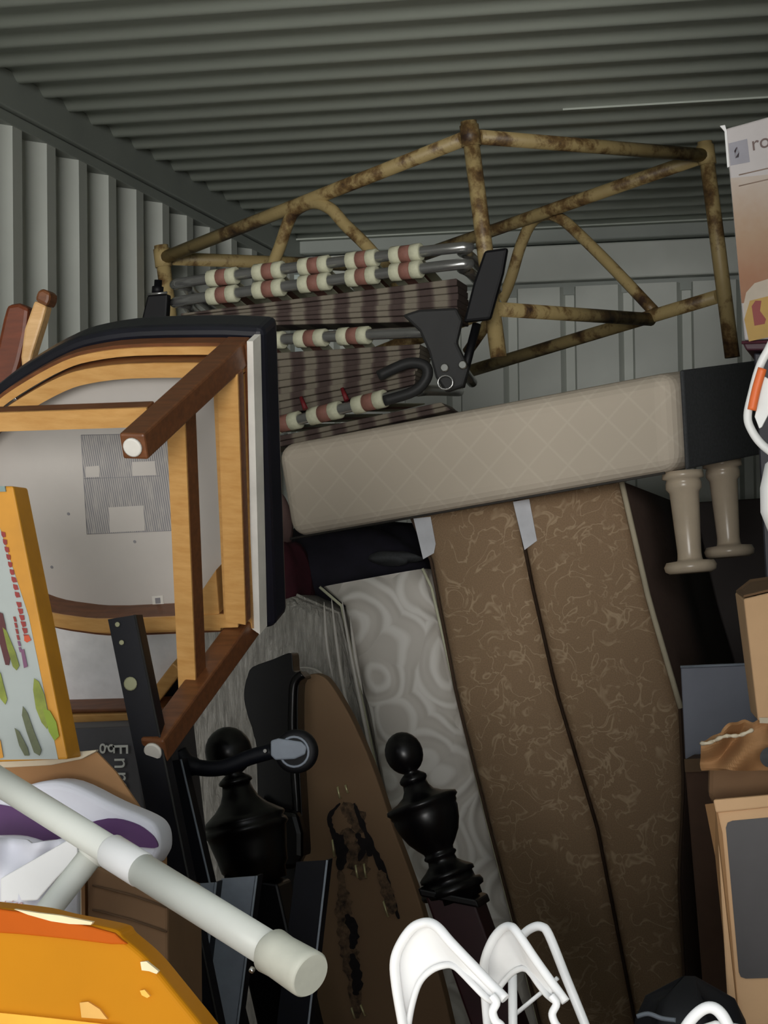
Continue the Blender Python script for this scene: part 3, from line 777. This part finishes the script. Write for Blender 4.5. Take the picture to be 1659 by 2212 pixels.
t.part('caster_axle', M().disc(P(574, 1622, YK - .014), (0, -1, 0), .004, .006, 10), bolt_m)

# turned bed posts
def bedpost(label, a, b, Y, prof, n=32):
    a3, b3 = P(*a, Y), P(*b, Y); L = (b3 - a3).length
    t = T('bed_post', label, 'bed post', V((b3.x, Y, 0)), 'black turned bed posts')
    s_ = Y / FPX
    t.part('finial', M().lathe(a3, b3, [(q, r_ * s_) for q, r_ in prof[0]], n), black_wood)
    t.part('urn', M().lathe(a3, b3, [(q, r_ * s_) for q, r_ in prof[1]], n), black_wood)
    return t, a3, b3
def ballp(t0, t1, r_, t_len):
    out = []
    for i in range(11):
        q = math.pi * i / 10 * .88; out.append((t0 + (t1 - t0) * (1 - math.cos(q)) / 2, max(.5, r_ * math.sin(q))))
    return out
# right post
a, b = (857, 1583), (986, 1946); Lp = math.hypot(129, 363)
pf = ballp(0, .245, 42, Lp) + [(.255, 26), (.27, 31), (.285, 31), (.30, 27)]
pu = [(.30, 27), (.33, 29), (.36, 36), (.385, 52), (.40, 70), (.41, 80), (.43, 82), (.445, 76), (.46, 76), (.475, 73), (.49, 74), (.56, 68), (.62, 58), (.67, 44), (.70, 34), (.715, 33), (.725, 37), (.735, 37), (.75, 31), (.775, 33), (.80, 44), (.825, 58), (.835, 62), (.855, 62), (.86, 56), (.90, 58), (.905, 68), (.93, 72), (.95, 70), (.96, 60), (1, 60)]
t, a3, b3 = bedpost('black turned bed post with a ball finial, right, in front of the white mattress', a, b, 5.0, (pf, pu))
post = [P(x, y, 5.0) for x, y in ((932, 1944), (1042, 1922), (1056, 2010))]
dv = (b3 - a3).normalized()
bx = V((1, 0, -.18)).normalized() * .054; foot = b3 + dv * ((b3.z) / -dv.z)
t.part('square_post', M().bar(b3 - dv * .01, foot, bx, V((0, .054, 0))), red_black, bevel=.005, label='dark cherry square post')
t.part('post_cap', M().bar(b3 - dv * .022, b3 - dv * .004, bx * 1.15, V((0, .062, 0))), black_wood, bevel=.004)
# left post
a, b = (482, 1571), (558, 1905)
pf = ballp(0, .315, 53, Lp) + [(.33, 33), (.345, 38), (.36, 38), (.37, 32)]
pu = [(.37, 32), (.42, 36), (.47, 44), (.52, 60), (.56, 80), (.585, 92), (.60, 94), (.62, 88), (.635, 94), (.66, 97), (.68, 90), (.74, 86), (.82, 80), (.90, 76), (.93, 68), (1, 66)]
t, a3, b3 = bedpost('black turned bed post with a ball finial, left, beside the caster wheel', a, b, 4.7, (pf, pu))
dv = (b3 - a3).normalized(); bx = V((1, 0, -.15)).normalized() * .056; foot = b3 + dv * ((b3.z) / -dv.z)
t.part('square_post', M().bar(b3 - dv * .01, foot, bx, V((0, .05, 0))), black_wood, bevel=.005)

# black carved headboard end behind them
YH = 5.35
hb = [(534, 1462), (545, 1441), (590, 1424), (622, 1411), (631, 1416), (634, 1450), (648, 1452), (658, 1466), (645, 1480), (643, 1560), (646, 1640), (655, 1800), (656, 1850), (640, 1872), (610, 2450), (560, 2450), (556, 1700), (548, 1590), (536, 1550), (527, 1510), (529, 1480)]
t = T('headboard', 'black carved wooden headboard end standing behind the caster', 'headboard', P(585, 2450, YH))
t.part('panel', M().prism([P(x, y, YH) for x, y in round2(hb, 3)], V((0, .06, 0))), black_wood, bevel=.006)
t.part('moulding', M().tube(smooth_path([P(x, y, YH - .006) for x, y in ((655, 1456), (636, 1475), (632, 1520), (632, 1600), (642, 1760), (640, 1870))], 5), .010, 10), black_wood)
t.part('carved_shoulder', M().prism([P(x, y, YH - .05) for x, y in ((552, 1720), (575, 1738), (610, 1750), (640, 1754), (652, 1800), (652, 1850), (638, 1878), (560, 1878))], V((0, .05, 0))), black_wood, bevel=.012)

# brown arched headboard back with torn cloth and staples
YP = 5.62
ap = [(646, 2500), (646, 1500), (652, 1470), (672, 1456), (690, 1458), (708, 1470), (735, 1510), (765, 1565), (800, 1645), (825, 1715), (850, 1790), (880, 1870), (910, 1960), (960, 2150), (1040, 2500)]
brown_board = mat('brown_fibreboard', (140, 112, 84), .85, var=.08, vs_=8, c2=(132, 104, 78))
t = T('arched_headboard', 'brown arched headboard back with torn black cloth and staples', 'headboard', P(800, 2500, YP))
t.part('board', M().prism([P(x, y, YP) for x, y in [ap[0]] + round2(ap[1:-1], 4, False) + [ap[-1]]], V((0, .05, 0))), brown_board, bevel=.004)
torn = mat('torn_black_cloth', (70, 57, 48), .95, var=.5, vs_=70, c2=(128, 102, 78))
dark_torn = mat('black_cloth_edge', (26, 20, 22), .95, var=.4, vs_=60)
def torn_strip(pts, wid, m_, seed, d):
    rn = random.Random(seed); L_, R_ = [], []
    pp = [V((x, y, 0)) for x, y in pts]; sp_ = smooth_path(pp, 7)
    for i, p in enumerate(sp_):
        q = sp_[min(i + 1, len(sp_) - 1)] - sp_[max(i - 1, 0)]; nn = V((-q.y, q.x, 0)).normalized()
        ww = wid * (.6 + .5 * rn.random()) * math.sin(math.pi * (i + .6) / (len(sp_) + .2)) ** .5
        L_.append(p + nn * ww); R_.append(p - nn * ww * (.7 + .5 * rn.random()))
    mb = M(); vs, fs = [], []
    for l_, r_ in zip(L_, R_):
        for z in (0, .002): vs += [P(l_.x, l_.y, YP - d - z), P(r_.x, r_.y, YP - d - z)]
    for i in range(len(L_) - 1):
        o = i * 4
        fs += [(o + 2, o + 3, o + 7, o + 6), (o, o + 4, o + 5, o + 1), (o, o + 2, o + 6, o + 4), (o + 1, o + 5, o + 7, o + 3)]
    fs += [(0, 1, 3, 2), (len(vs) - 4, len(vs) - 2, len(vs) - 1, len(vs) - 3)]
    t.part('torn_cloth', mb.add(vs, fs), m_)
for i, (pts, wd, m_) in enumerate(((((738, 1738), (765, 1760), (780, 1800)), 20, torn), (((745, 1790), (770, 1850), (785, 1900)), 28, torn),
    (((765, 1735), (780, 1775), (805, 1830), (830, 1890), (850, 1950), (862, 1985)), 8, dark_torn), (((735, 1735), (712, 1765), (720, 1800), (735, 1860)), 6, dark_torn),
    (((725, 1800), (738, 1830), (735, 1880)), 14, dark_torn), (((770, 1800), (785, 1830), (775, 1860)), 9, dark_torn), (((790, 1810), (800, 1850)), 9, dark_torn),
    (((735, 1880), (742, 1940), (745, 2000), (755, 2060), (765, 2120), (772, 2200)), 22, torn), (((748, 1975), (765, 2010), (760, 2050)), 14, dark_torn),
    (((760, 2060), (772, 2110), (768, 2150)), 14, dark_torn), (((820, 1880), (838, 1930), (850, 1975)), 14, torn))):
    torn_strip(pts, wd, m_, i, .001 + .0022 * (m_ is dark_torn) + .0003 * i)
stp = mat('steel_staple', (214, 206, 160), .35, .6)
for x0, y0, x1, y1 in ((729, 1701, 734, 1724), (746, 1697, 751, 1712), (768, 1870, 772, 1896), (786, 1867, 790, 1896), (828, 1948, 838, 1980), (759, 2178, 766, 2200), (779, 2172, 788, 2194), (718, 1815, 722, 1850)):
    a, b = P(x0, y0, YP - .008), P(x1, y1, YP - .008)
    t.part('staple', M().tube([a + V((0, .01, 0)), a, b, b + V((0, .01, 0))], .0028, 6), stp)

# ------------------------------------------------------------------ white paper bags
YG = 3.4
bag = [(-80, 1745), (0, 1720), (80, 1690), (150, 1692), (240, 1735), (310, 1765), (335, 1785), (344, 1815), (338, 1850), (300, 1880), (150, 1900), (-80, 1900)]
t = T('paper_bag', 'white paper bag with a purple band, lying behind the white tube', 'bag', P(130, 1900, YG))
t.part('bag_body', M().prism([P(x, y, YG) for x, y in round2(bag)], V((0, .07, 0)), True), white_paper, bevel=.012, seg=4)
t.part('purple_band', M().prism([P(x, y, YG - .003) for x, y in round2(((-80, 1735), (0, 1738), (60, 1755), (130, 1790), (232, 1768), (290, 1778), (325, 1800), (340, 1822), (334, 1832), (290, 1830), (200, 1838), (130, 1828), (60, 1806), (0, 1804), (-80, 1806)))], V((0, .004, 0))), purple, label='purple printed band')
YG2 = 3.22
t = T('paper_bag', 'creased white paper bag with faint print at its base, above the orange sack', 'bag', P(80, 2000, YG2))
def bagf(u, v):
    x = -90 + 262 * u; top = 1802 + 20 * u + 35 * max(0, u - .55); 
    if u > .6: top = 1822 - (u - .6) * 40
    y = top + (2080 - top) * v
    return P(x, y, YG2 - .03 * math.sin(u * math.pi) * (.4 + v) + .012 * math.sin(u * 17 + v * 5) - .012 * math.cos(v * 9 - u * 8))
fold_pts = M().grid(bagf, 28, 16)
t.part('bag_body', fold_pts, white_paper, solid=.003)
t.part('creased_flap', M().prism([P(x, y, YG2 - .05) for x, y in ((0, 1898), (70, 1858), (150, 1812), (166, 1818), (168, 1850), (120, 1900), (80, 1945), (0, 1950))], V((0, .006, 0))), white_plastic, bevel=.002)
t.text('lettering', 'minice', 26 / 5329 * 3.05, P(-8, 1962, YG2 - .054), V((1, 0, .04)), V((0, 0, 1)), mat('faded_red_ink', (196, 150, 150), .6))

# ------------------------------------------------------------------ white tubular plastic frame
ta, tb = P(-70, 1646, 3.06), P(594, 2059, 2.77)
td = (tb - ta).normalized(); rT = .0188
t = T('tubular_walker_leg', 'white tubular frame leg with a collar, slanting across the lower left', 'tube frame', tb)
cpl = P(330, 1890, 2.89)
f_c = (cpl - ta).dot(td)
t.part('tube', M().tube([ta, ta + td * (f_c + .02)], rT, 24), pvc)
t.part('tube', M().tube([ta + td * (f_c - .02), tb], rT * 1.14, 24), pvc, label='outer sleeve of the telescoping tube')
t.part('collar', M().tube([ta + td * (f_c - .075), ta + td * (f_c - .07), ta + td * (f_c - .012), ta + td * (f_c - .008)], [rT, rT * 1.2, rT * 1.2, rT], 24), white_plastic)
t.part('end_cap', M().lathe(tb - td * .012, tb + td * .062, [(0, rT * 1.15), (.08, rT * 1.46), (.3, rT * 1.4), (.85, rT * 1.5), (.95, rT * 1.5), (1, rT * 1.36)], 32), mat('off_white_rubber', (206, 206, 192), .6))
sb = P(547, 2091, 2.775)
t.part('snap_button', M().disc(sb, (-.3, -.6, -.7), .0035, .006, 12), bolt_m)
j0 = P(205, 1838, 2.95); j1 = P(70, 2010, 2.92)
t.part('branch_tube', M().tube([j0, j1, j1 + (j1 - j0) * 1.2], .0158, 20), pvc)
t.part('branch_collar', M().tube([j0 - (j1 - j0).normalized() * .005, j0 + (j1 - j0).normalized() * .012], .0175, 20), pvc)

# ------------------------------------------------------------------ orange sack
YO = 2.62
so_ = [(-120, 1950), (0, 1962), (80, 1972), (130, 1984), (200, 1998), (250, 2010), (264, 2026), (300, 2056), (330, 2086), (366, 2130), (405, 2178), (440, 2222), (520, 2330)]
pts = [P(x, y, YO) for x, y in round2(so_, 4, False)] ; base_z = 0.62
pts += [V((pts[-1].x + .03, YO, .35)), V((pts[-1].x + .03, YO, 0)), V((P(-120, 2000, YO).x, YO, 0))]
t = T('orange_sack', 'big orange-yellow vinyl sack with a torn cream rim, bottom left corner', 'sack', pts[-1])
t.part('body', M().prism(pts, V((0, .055, 0))), orange, bevel=.02, seg=4)
e_ = -.004
t.part('rim_band', M().prism([P(x, y, YO + e_) for x, y in ((-120, 1953), (0, 1964), (80, 1975), (130, 1988), (200, 2003), (247, 2016), (262, 2030), (276, 2040), (240, 2040), (160, 2030), (100, 2024), (40, 2018), (-120, 2008))], V((0, .006, 0))), orange_dk, bevel=.002, label='deeper orange rim band')
t.part('torn_edge', M().prism([P(x, y, YO + e_ - .001) for x, y in ((30, 1964), (80, 1972), (130, 1978), (200, 1992), (196, 1998), (150, 1996), (110, 1990), (60, 1976))], V((0, .007, 0))), cream_torn)
for pp, m_ in ((((303, 2078), (316, 2077), (342, 2098), (338, 2104), (322, 2098), (306, 2096)), cream_torn), (((302, 2140), (312, 2138), (324, 2152), (318, 2156), (306, 2150)), yellow_spot), (((172, 2166), (190, 2164), (215, 2180), (232, 2202), (176, 2198)), cream_torn and mat('pale_orange_patch', (226, 172, 84), .5))):
    t.part('torn_patch', M().prism([P(x, y, YO + e_ - .001) for x, y in pp], V((0, .006, 0))), m_)
t.part('lower_band', M().prism([P(x, y, YO + e_ - .001) for x, y in ((-120, 2180), (0, 2188), (60, 2194), (170, 2206), (260, 2216), (300, 2330), (-120, 2330))], V((0, .006, 0))), mat('bright_yellow_vinyl', (252, 180, 44), .5))

# ------------------------------------------------------------------ white plastic hangers
def hanger(label, path, Y0_, Y1_, r_px, web, hook, extra=()):
    n = len(path)
    t = T('plastic_hanger', label, 'hanger', P(path[0][0], path[0][1], Y0_), 'white plastic hangers')
    pp = [P(x, y, Y0_ + (Y1_ - Y0_) * i / (n - 1)) for i, (x, y) in enumerate(path)]
    t.part('outer_tube', M().tube(smooth_path(pp, 5), r_px / FPX * Y0_, 12), white_plastic)
    if web:
        outer, inner = web; k_ = len(inner); N = 24
        def samp(poly, f):
            q = f * (len(poly) - 1); i = min(int(q), len(poly) - 2); f2 = q - i
            return poly[i][0] + (poly[i + 1][0] - poly[i][0]) * f2, poly[i][1] + (poly[i + 1][1] - poly[i][1]) * f2
        def fn(u, v):
            a_, b_ = samp(outer, u), samp(inner, u)
            return P(a_[0] + (b_[0] - a_[0]) * v, a_[1] + (b_[1] - a_[1]) * v, Y0_ + (Y1_ - Y0_) * u + .006)
        t.part('web', M().grid(fn, N, 6), white_plastic, solid=.002)
        ip = [P(x, y, Y0_ + (Y1_ - Y0_) * i / (k_ - 1)) for i, (x, y) in enumerate(inner)]
        t.part('inner_tube', M().tube(smooth_path(ip, 5), r_px * .66 / FPX * Y0_, 10), white_plastic)
    if hook: t.part('hook', M().tube(smooth_path([P(x, y, Y1_ - .01) for x, y in hook], 5), r_px * .85 / FPX * Y0_, 10), white_plastic)
    for nm, ex, rr in extra: t.part(nm, M().tube([P(x, y, Y0_ + .02) for x, y in ex], rr / FPX * Y0_, 10), white_plastic)
    return t
hanger('white plastic hanger with a wide webbed shoulder, frontmost at the bottom centre',
    [(905, 2420), (873, 2230), (856, 2130), (853, 2075), (868, 2035), (893, 2003), (922, 1993), (945, 2003), (975, 2037), (1040, 2105), (1092, 2158)], 2.44, 2.36, 11,
    ([(873, 2230), (856, 2130), (853, 2075), (868, 2035), (893, 2003), (922, 1993), (945, 2003), (975, 2037), (1040, 2105), (1070, 2140)], [(880, 2235), (888, 2180), (905, 2125), (932, 2096), (963, 2085), (982, 2088), (1000, 2104), (1020, 2125), (1050, 2155), (1068, 2165)]),
    [(1062, 2150), (1072, 2165), (1064, 2185), (1070, 2205), (1086, 2225), (1090, 2300)])
hanger('white plastic hanger with a webbed shoulder, second from the front at the bottom centre',
    [(1075, 2420), (1055, 2230), (1047, 2130), (1046, 2080), (1062, 2035), (1083, 2008), (1102, 2002), (1118, 2016), (1160, 2078), (1222, 2164)], 2.50, 2.42, 10,
    ([(1055, 2230), (1047, 2130), (1046, 2080), (1062, 2035), (1083, 2008), (1102, 2002), (1118, 2016), (1160, 2078), (1195, 2130)], [(1060, 2180), (1075, 2140), (1098, 2110), (1118, 2095), (1135, 2093), (1148, 2105), (1162, 2125), (1180, 2148), (1194, 2160)]),
    [(1190, 2150), (1202, 2168), (1193, 2190), (1200, 2212), (1216, 2235), (1216, 2300)],
    (('stem', ((1107, 2105), (1109, 2330)), 10),))
hanger('white plastic hanger without a web, rearmost at the bottom centre',
    [(1110, 2060), (1128, 2022), (1150, 2004), (1170, 2002), (1186, 2020), (1222, 2110), (1270, 2230), (1330, 2400)], 2.58, 2.56, 10, None, None,
    (('brace', ((1112, 2192), (1172, 2142), (1205, 2112)), 5),))
hanger('white plastic hanger loop at the bottom right, before the black bag',
    [(1440, 2300), (1478, 2225), (1505, 2190), (1532, 2176), (1556, 2188), (1578, 2228), (1620, 2330)], 2.42, 2.42, 13, None, None,
    (('brace', ((1500, 2225), (1545, 2210), (1640, 2225)), 6),))
# the tote the hangers stand in (just under the picture)
zt = .80
xa, xb = P(860, 2300, 2.5).x, P(1640, 2300, 2.5).x
t = T('storage_tote', 'dark grey storage tote holding the white hangers upright', 'tote', V(((xa + xb) / 2, 2.45, 0)))
for nm, a_, b_ in (('side', (xa, 2.30, 0), (xa + .01, 2.66, zt)), ('side', (xb - .01, 2.30, 0), (xb, 2.66, zt)), ('side', (xa, 2.30, 0), (xb, 2.31, zt)), ('side', (xa, 2.65, 0), (xb, 2.66, zt)), ('base', (xa, 2.30, 0), (xb, 2.66, .02)), ('filling', (xa + .01, 2.31, .5), (xb - .01, 2.65, .7))):
    t.part(nm, M().box(a_, b_), dark_plastic)

# ------------------------------------------------------------------ right side
t, *_ = carton('cabinet', 'dark cabinet at the right edge under the printed carton', 'cabinet', ((1628, 762, 5.75), (1960, 772, 5.75)), (.06, .06), .6, mat('dark_cabinet_laminate', (34, 34, 44), .5))
# printed carton on top
YQ = 5.7
q = [P(1600, 735, YQ), P(1930, 700, YQ), P(1900, 180, YQ), P(1566, 276, YQ)]
prn = mat('white_carton_print', (196, 190, 190), .55, var=.04)
t = T('printed_carton', 'white carton printed with food and a red badge, high on the right edge', 'carton', P(1620, 745, YQ))
t.part('body', M().prism([P(1608, 735, YQ), P(1960, 715, YQ), P(1920, 180, YQ), P(1567, 278, YQ)], V((0, .3, 0))), prn, bevel=.004)
def qp(*pp, d=.001): return [P(x, y, YQ) - V((0, d, 0)) for x, y in pp]
k = NT('food_photo_print'); k.b.inputs['Roughness'].default_value = .5
gz = k.n('SeparateXYZ'); k.l(k.tc.outputs['Object'], gz.inputs[0])
ad = k.n('Math', operation='ADD'); nz = k.noise(9, 4, .6); k.l(gz.outputs[2], ad.inputs[0])
sc_ = k.n('Math', operation='MULTIPLY'); k.l(nz.outputs[0], sc_.inputs[0]); sc_.inputs[1].default_value = .16; k.l(sc_.outputs[0], ad.inputs[1])
r = k.ramp(ad.outputs[0], [(.10, rgba((120, 78, 48))), (.22, rgba((156, 104, 66))), (.34, rgba((168, 136, 106))), (.5, rgba((190, 178, 168)))])
k.l(r.outputs[0], k.b.inputs['Base Color'])
fpn = t.part('food_print', M().prism(qp((1578, 385), (1940, 350), (1955, 640), (1602, 655)), V((0, .0008, 0))), k.m)
bd = t.part('badge', M().prism(qp((1574, 310), (1614, 300), (1620, 350), (1578, 358)), V((0, .0008, 0))), mat('grey_badge', (150, 148, 158), .5))
t.part('red_emblem', M().prism(qp((1586, 326), (1592, 316), (1597, 328), (1596, 340), (1588, 342)), V((0, .0006, 0))), mat('red_emblem_ink', (150, 44, 60), .5), bd)
for d_ in range(1): t.text('lettering', 'roo', 44 / FPX * YQ, P(1624, 326, YQ - .003), V((1, 0, .20)), V((-.1, 0, 1)), mat('brown_ink', (112, 92, 88), .6))
for y in (378, 402):
    t.part('printed_line', M().tube([P(1596, y, YQ - .002), P(1700, y - 24, YQ - .002)], .0016, 4), mat('tan_ink', (150, 130, 116), .6))
t.part('bowl_print', M().prism(qp((1606, 660), (1612, 632), (1630, 612), (1700, 590), (1700, 660), (1640, 700), (1612, 700), d=.002), V((0, .0006, 0))), mat('pale_bowl_print', (192, 178, 160), .5))
yb = t.part('yellow_badge', M().prism(qp((1608, 690), (1620, 650), (1700, 630), (1700, 720), (1618, 738), d=.003), V((0, .0006, 0))), mat('yellow_badge_ink', (186, 146, 60), .5))
t.part('red_mark', M().prism(qp((1624, 662), (1632, 650), (1645, 650), (1642, 672), (1655, 690), (1652, 700), (1630, 704), d=.004), V((0, .0006, 0))), mat('red_badge_ink', (142, 44, 34), .5), yb)
t.part('corner_tape', M().prism([P(x, y, YQ - .004) for x, y in ((1555, 272), (1566, 270), (1570, 284), (1576, 360), (1571, 362), (1565, 284))], V((0, .01, 0))), white_plastic)
# maroon tray under it
t = T('tray', 'dark maroon tray between the printed carton and the dark cabinet', 'tray', P(1700, 762, 5.72))
t.part('body', M().prism([P(1602, 738, 5.72), P(1960, 726, 5.72), P(1960, 752, 5.72), P(1612, 757, 5.72)], V((0, .3, 0))), mat('maroon_plastic', (70, 30, 44), .5), bevel=.004)
t.part('lip', M().tube([P(1602, 740, 5.715), P(1960, 728, 5.715)], .004, 8), mat('maroon_edge', (96, 50, 62), .5))

# white canister with hoop handle
YW2 = 3.0
cen = P(1790, 1068, YW2)
t = T('white_canister', 'white round canister with a hoop handle and orange label, at the right edge', 'canister', V((cen.x, YW2 - .04, 0)))
t.part('body', M().lathe(cen + V((0, -.04, -.05)), cen + V((0, -.04, .045)), [(0, .06), (.06, .07), (.3, .0785), (.6, .0785), (.9, .072), (1, .06)], 40), white_plastic)
hpth = smooth_path([P(x, y, YW2) for x, y in ((1760, 700), (1690, 712), (1656, 762), (1640, 795), (1626, 845), (1615, 898), (1624, 930), (1648, 962), (1690, 992), (1740, 1015))], 6)
hd = t.part('hoop_handle', M().tube(hpth, .0052, 12), mat('off_white_plastic', (206, 206, 204), .45))
t.part('hoop_handle_far', M().tube(smooth_path([P(x, y, YW2) for x, y in ((1760, 700), (1860, 760), (1890, 860), (1860, 960), (1790, 1015))], 6), .0052, 12), MATS['off_white_plastic'])
t.part('orange_label', M().tube(smooth_path([P(x, y, YW2 - .004) for x, y in ((1647, 796), (1634, 840), (1624, 886))], 5), .0056, 12), mat('orange_label', (204, 96, 40), .5), hd)
t.part('white_plate', M().prism([P(x, y, YW2 - .001) for x, y in ((1650, 812), (1680, 830), (1668, 880), (1646, 922), (1640, 926), (1630, 900))], V((0, .004, 0))), MATS['off_white_plastic'], hd, bevel=.001)
pb_ = V((cen.x, YW2 - .04, 0))
t.part('pedestal', M().lathe(pb_, V((cen.x, YW2 - .04, cen.z - .05)), [(0, .11), (.012, .11), (.02, .03), (.03, .02), (.97, .02), (.985, .04), (1, .05)], 20), MATS['off_white_plastic'])

# upper tan carton, rotated so its left side shows
t = T('carton', 'tan cardboard carton with its left side in view, right edge above the crushed carton', 'carton', P(1640, 1556, 4.4))
f0 = [P(1637, 1557, 4.40), P(1760, 1560, 4.30), P(1738, 1262, 4.30), P(1606, 1294, 4.40)]
l0 = [P(1622, 1540, 4.75), P(1588, 1280, 4.75)]
dvv = P(1760, 1545, 4.65), P(1738, 1250, 4.65)
t.part('body', M().hexa([f0[0], f0[1], dvv[0], l0[0], f0[3], f0[2], dvv[1], l0[1]]), card_tan, bevel=.003)
t.part('top_flap', M().prism([P(1590, 1280, 4.72), P(1606, 1291, 4.41), P(1738, 1259, 4.31), P(1730, 1240, 4.6), P(1620, 1256, 4.75)], V((0, 0, .004))), card_dark)
t.part('tape_strip', M().prism([P(1640, 1550, 4.39), P(1760, 1553, 4.29), P(1760, 1566, 4.29), P(1641, 1562, 4.39)], V((0, .003, 0))), card_edge)
# crushed carton
def crush(u, v):
    x = 1514 + 260 * u
    top = 1602 - 46 * min(1, u / .36) + 5 * math.sin(u * 19) + 2 * math.sin(u * 47)
    y = top + (1662 - top) * v
    return P(x, y, 4.40 + .03 * v - .02 * math.sin(v * 6 + u * 9) + .010 * math.sin(u * 23 + v * 5))
t = T('crushed_carton', 'crushed torn cardboard carton between the tan cartons on the right', 'carton', P(1600, 1735, 4.45))
t.part('crumpled_side', M().grid(crush, 60, 14, False), card, solid=.006)
t.part('torn_edge', M().tube(smooth_path([P(1514 + 14 * i, 1606 - 3.4 * i + 3 * math.sin(i * 1.3), 4.36 + .006 * math.cos(i * 3)) for i in range(9)], 3), [.0034 + .0008 * math.sin(i * 1.7) for i in range(25)], 7), card_edge, label='pale torn corrugated edge')
t.part('lower_side', M().prism([P(x, y, 4.45) for x, y in ((1530, 1640), (1560, 1650), (1800, 1640), (1800, 1745), (1545, 1745), (1528, 1720))], V((0, .3, 0))), card_dark, bevel=.01)
t.part('dark_slot', M().prism([P(x, y, 4.442) for x, y in ((1590, 1658), (1640, 1652), (1720, 1654), (1720, 1664), (1640, 1664))], V((0, .004, 0))), black_piping)
t.part('hand_hole', M().lathe(P(1664, 1636, 4.352), P(1664, 1636, 4.347), [(0, .018), (1, .018)], 20), charcoal_grey)
# lower carton with dark panel
YL = 4.3
t = T('carton', 'tan carton with a dark rounded panel printed on its face, lower right', 'carton', V((P(1600, 2212, YL).x, YL, 0)))
fr = [P(1546, 1752, YL), P(1900, 1716, YL), V((P(1900, 2300, YL).x, YL, 0)), V((P(1607, 2300, YL).x, YL, 0))]
t.part('body', M().prism(fr, V((0, .4, 0))), card_tan, bevel=.004)
t.part('left_edge', M().prism([P(1523, 1738, YL + .02), P(1545, 1735, YL - .004), P(1560, 1800, YL - .004), P(1596, 2200, YL - .004), P(1580, 2200, YL + .02), P(1545, 1850, YL + .02)], V((0, .01, 0))), card, label='rounded brown edge')
t.part('top_edge', M().prism([P(1540, 1728, YL - .006), P(1900, 1696, YL - .006), P(1900, 1718, YL - .006), P(1546, 1756, YL - .006)], V((0, .02, 0))), card_tan, bevel=.003)
pn = []
for (x, y), (dx, dy), (ex, ey) in (((1568, 1774), (0, 14), (14, -1)), ((1900, 1744), (-14, 1), (0, 14)), ((1930, 2105), (0, -14), (-14, 1)), ((1597, 2114), (14, 0), (-1, -14))):
    pn += [(x + dx, y + dy), (x + (dx + ex) * .25, y + (dy + ey) * .25), (x + ex, y + ey)]
t.part('dark_panel', M().prism([P(x, y, YL - .003) for x, y in pn], V((0, .004, 0))), mat('dark_grey_print', (62, 58, 60), .45, var=.1), label='dark grey printed panel')
# blue-grey board
t = T('blue_grey_board', 'blue-grey flat board standing between the box spring and the cartons', 'board', P(1560, 1640, 6.2))
t.part('panel', M().prism([P(x, y, 6.2) for x, y in ((1470, 1441), (1640, 1434), (1644, 1640), (1480, 1640))], V((0, .04, 0))), mat('blue_grey_laminate', (120, 124, 138), .55, var=.05), bevel=.003)
t.part('edge_band', M().tube([P(1470, 1441, 6.198), P(1640, 1434, 6.198)], .004, 6), grey_steel)
t, *_ = carton('dark_carton', 'dark brown carton standing below the blue-grey board', 'carton', ((1478, 1640, 6.0), (1612, 1634, 6.0)), (.06, .06), .5, mat('dark_brown_card', (88, 64, 50), .85))
t.part('lid', M().prism([P(1478, 1640, 5.99), P(1612, 1634, 5.99), P(1612, 1664, 5.99), P(1480, 1668, 5.99)], V((0, .01, 0))), mat('brown_card_lid', (104, 82, 60), .85))
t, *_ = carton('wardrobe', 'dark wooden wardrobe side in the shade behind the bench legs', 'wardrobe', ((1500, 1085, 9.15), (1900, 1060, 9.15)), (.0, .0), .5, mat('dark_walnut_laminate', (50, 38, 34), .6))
# black bag
YBK = 4.1
cb_ = P(1492, 2260, YBK)
t = T('black_bag', 'black rounded bag at the bottom right before the dark carton', 'bag', V((cb_.x, YBK, 0)))
def bagb(u, v):
    a_ = u * 2 * math.pi; z = v
    prf = math.sqrt(max(0, 1 - z ** 14)) if z < 1 else 0.0
    return V((cb_.x + math.cos(a_) * .092 * prf, YBK + math.sin(a_) * .09 * prf, (cb_.z + .115) * z)) + V((.01 * math.sin(a_ * 5 + z * 9), 0, 0))
t.part('body', M().grid(bagb, 36, 20), mat('black_nylon', (18, 18, 26), .55, bump=.3, bs=25))
t.part('strap', M().tube(smooth_path([P(x, y, YBK - .13) for x, y in ((1376, 2196), (1400, 2190), (1430, 2200), (1460, 2204))], 4), .004, 8), grey_steel)
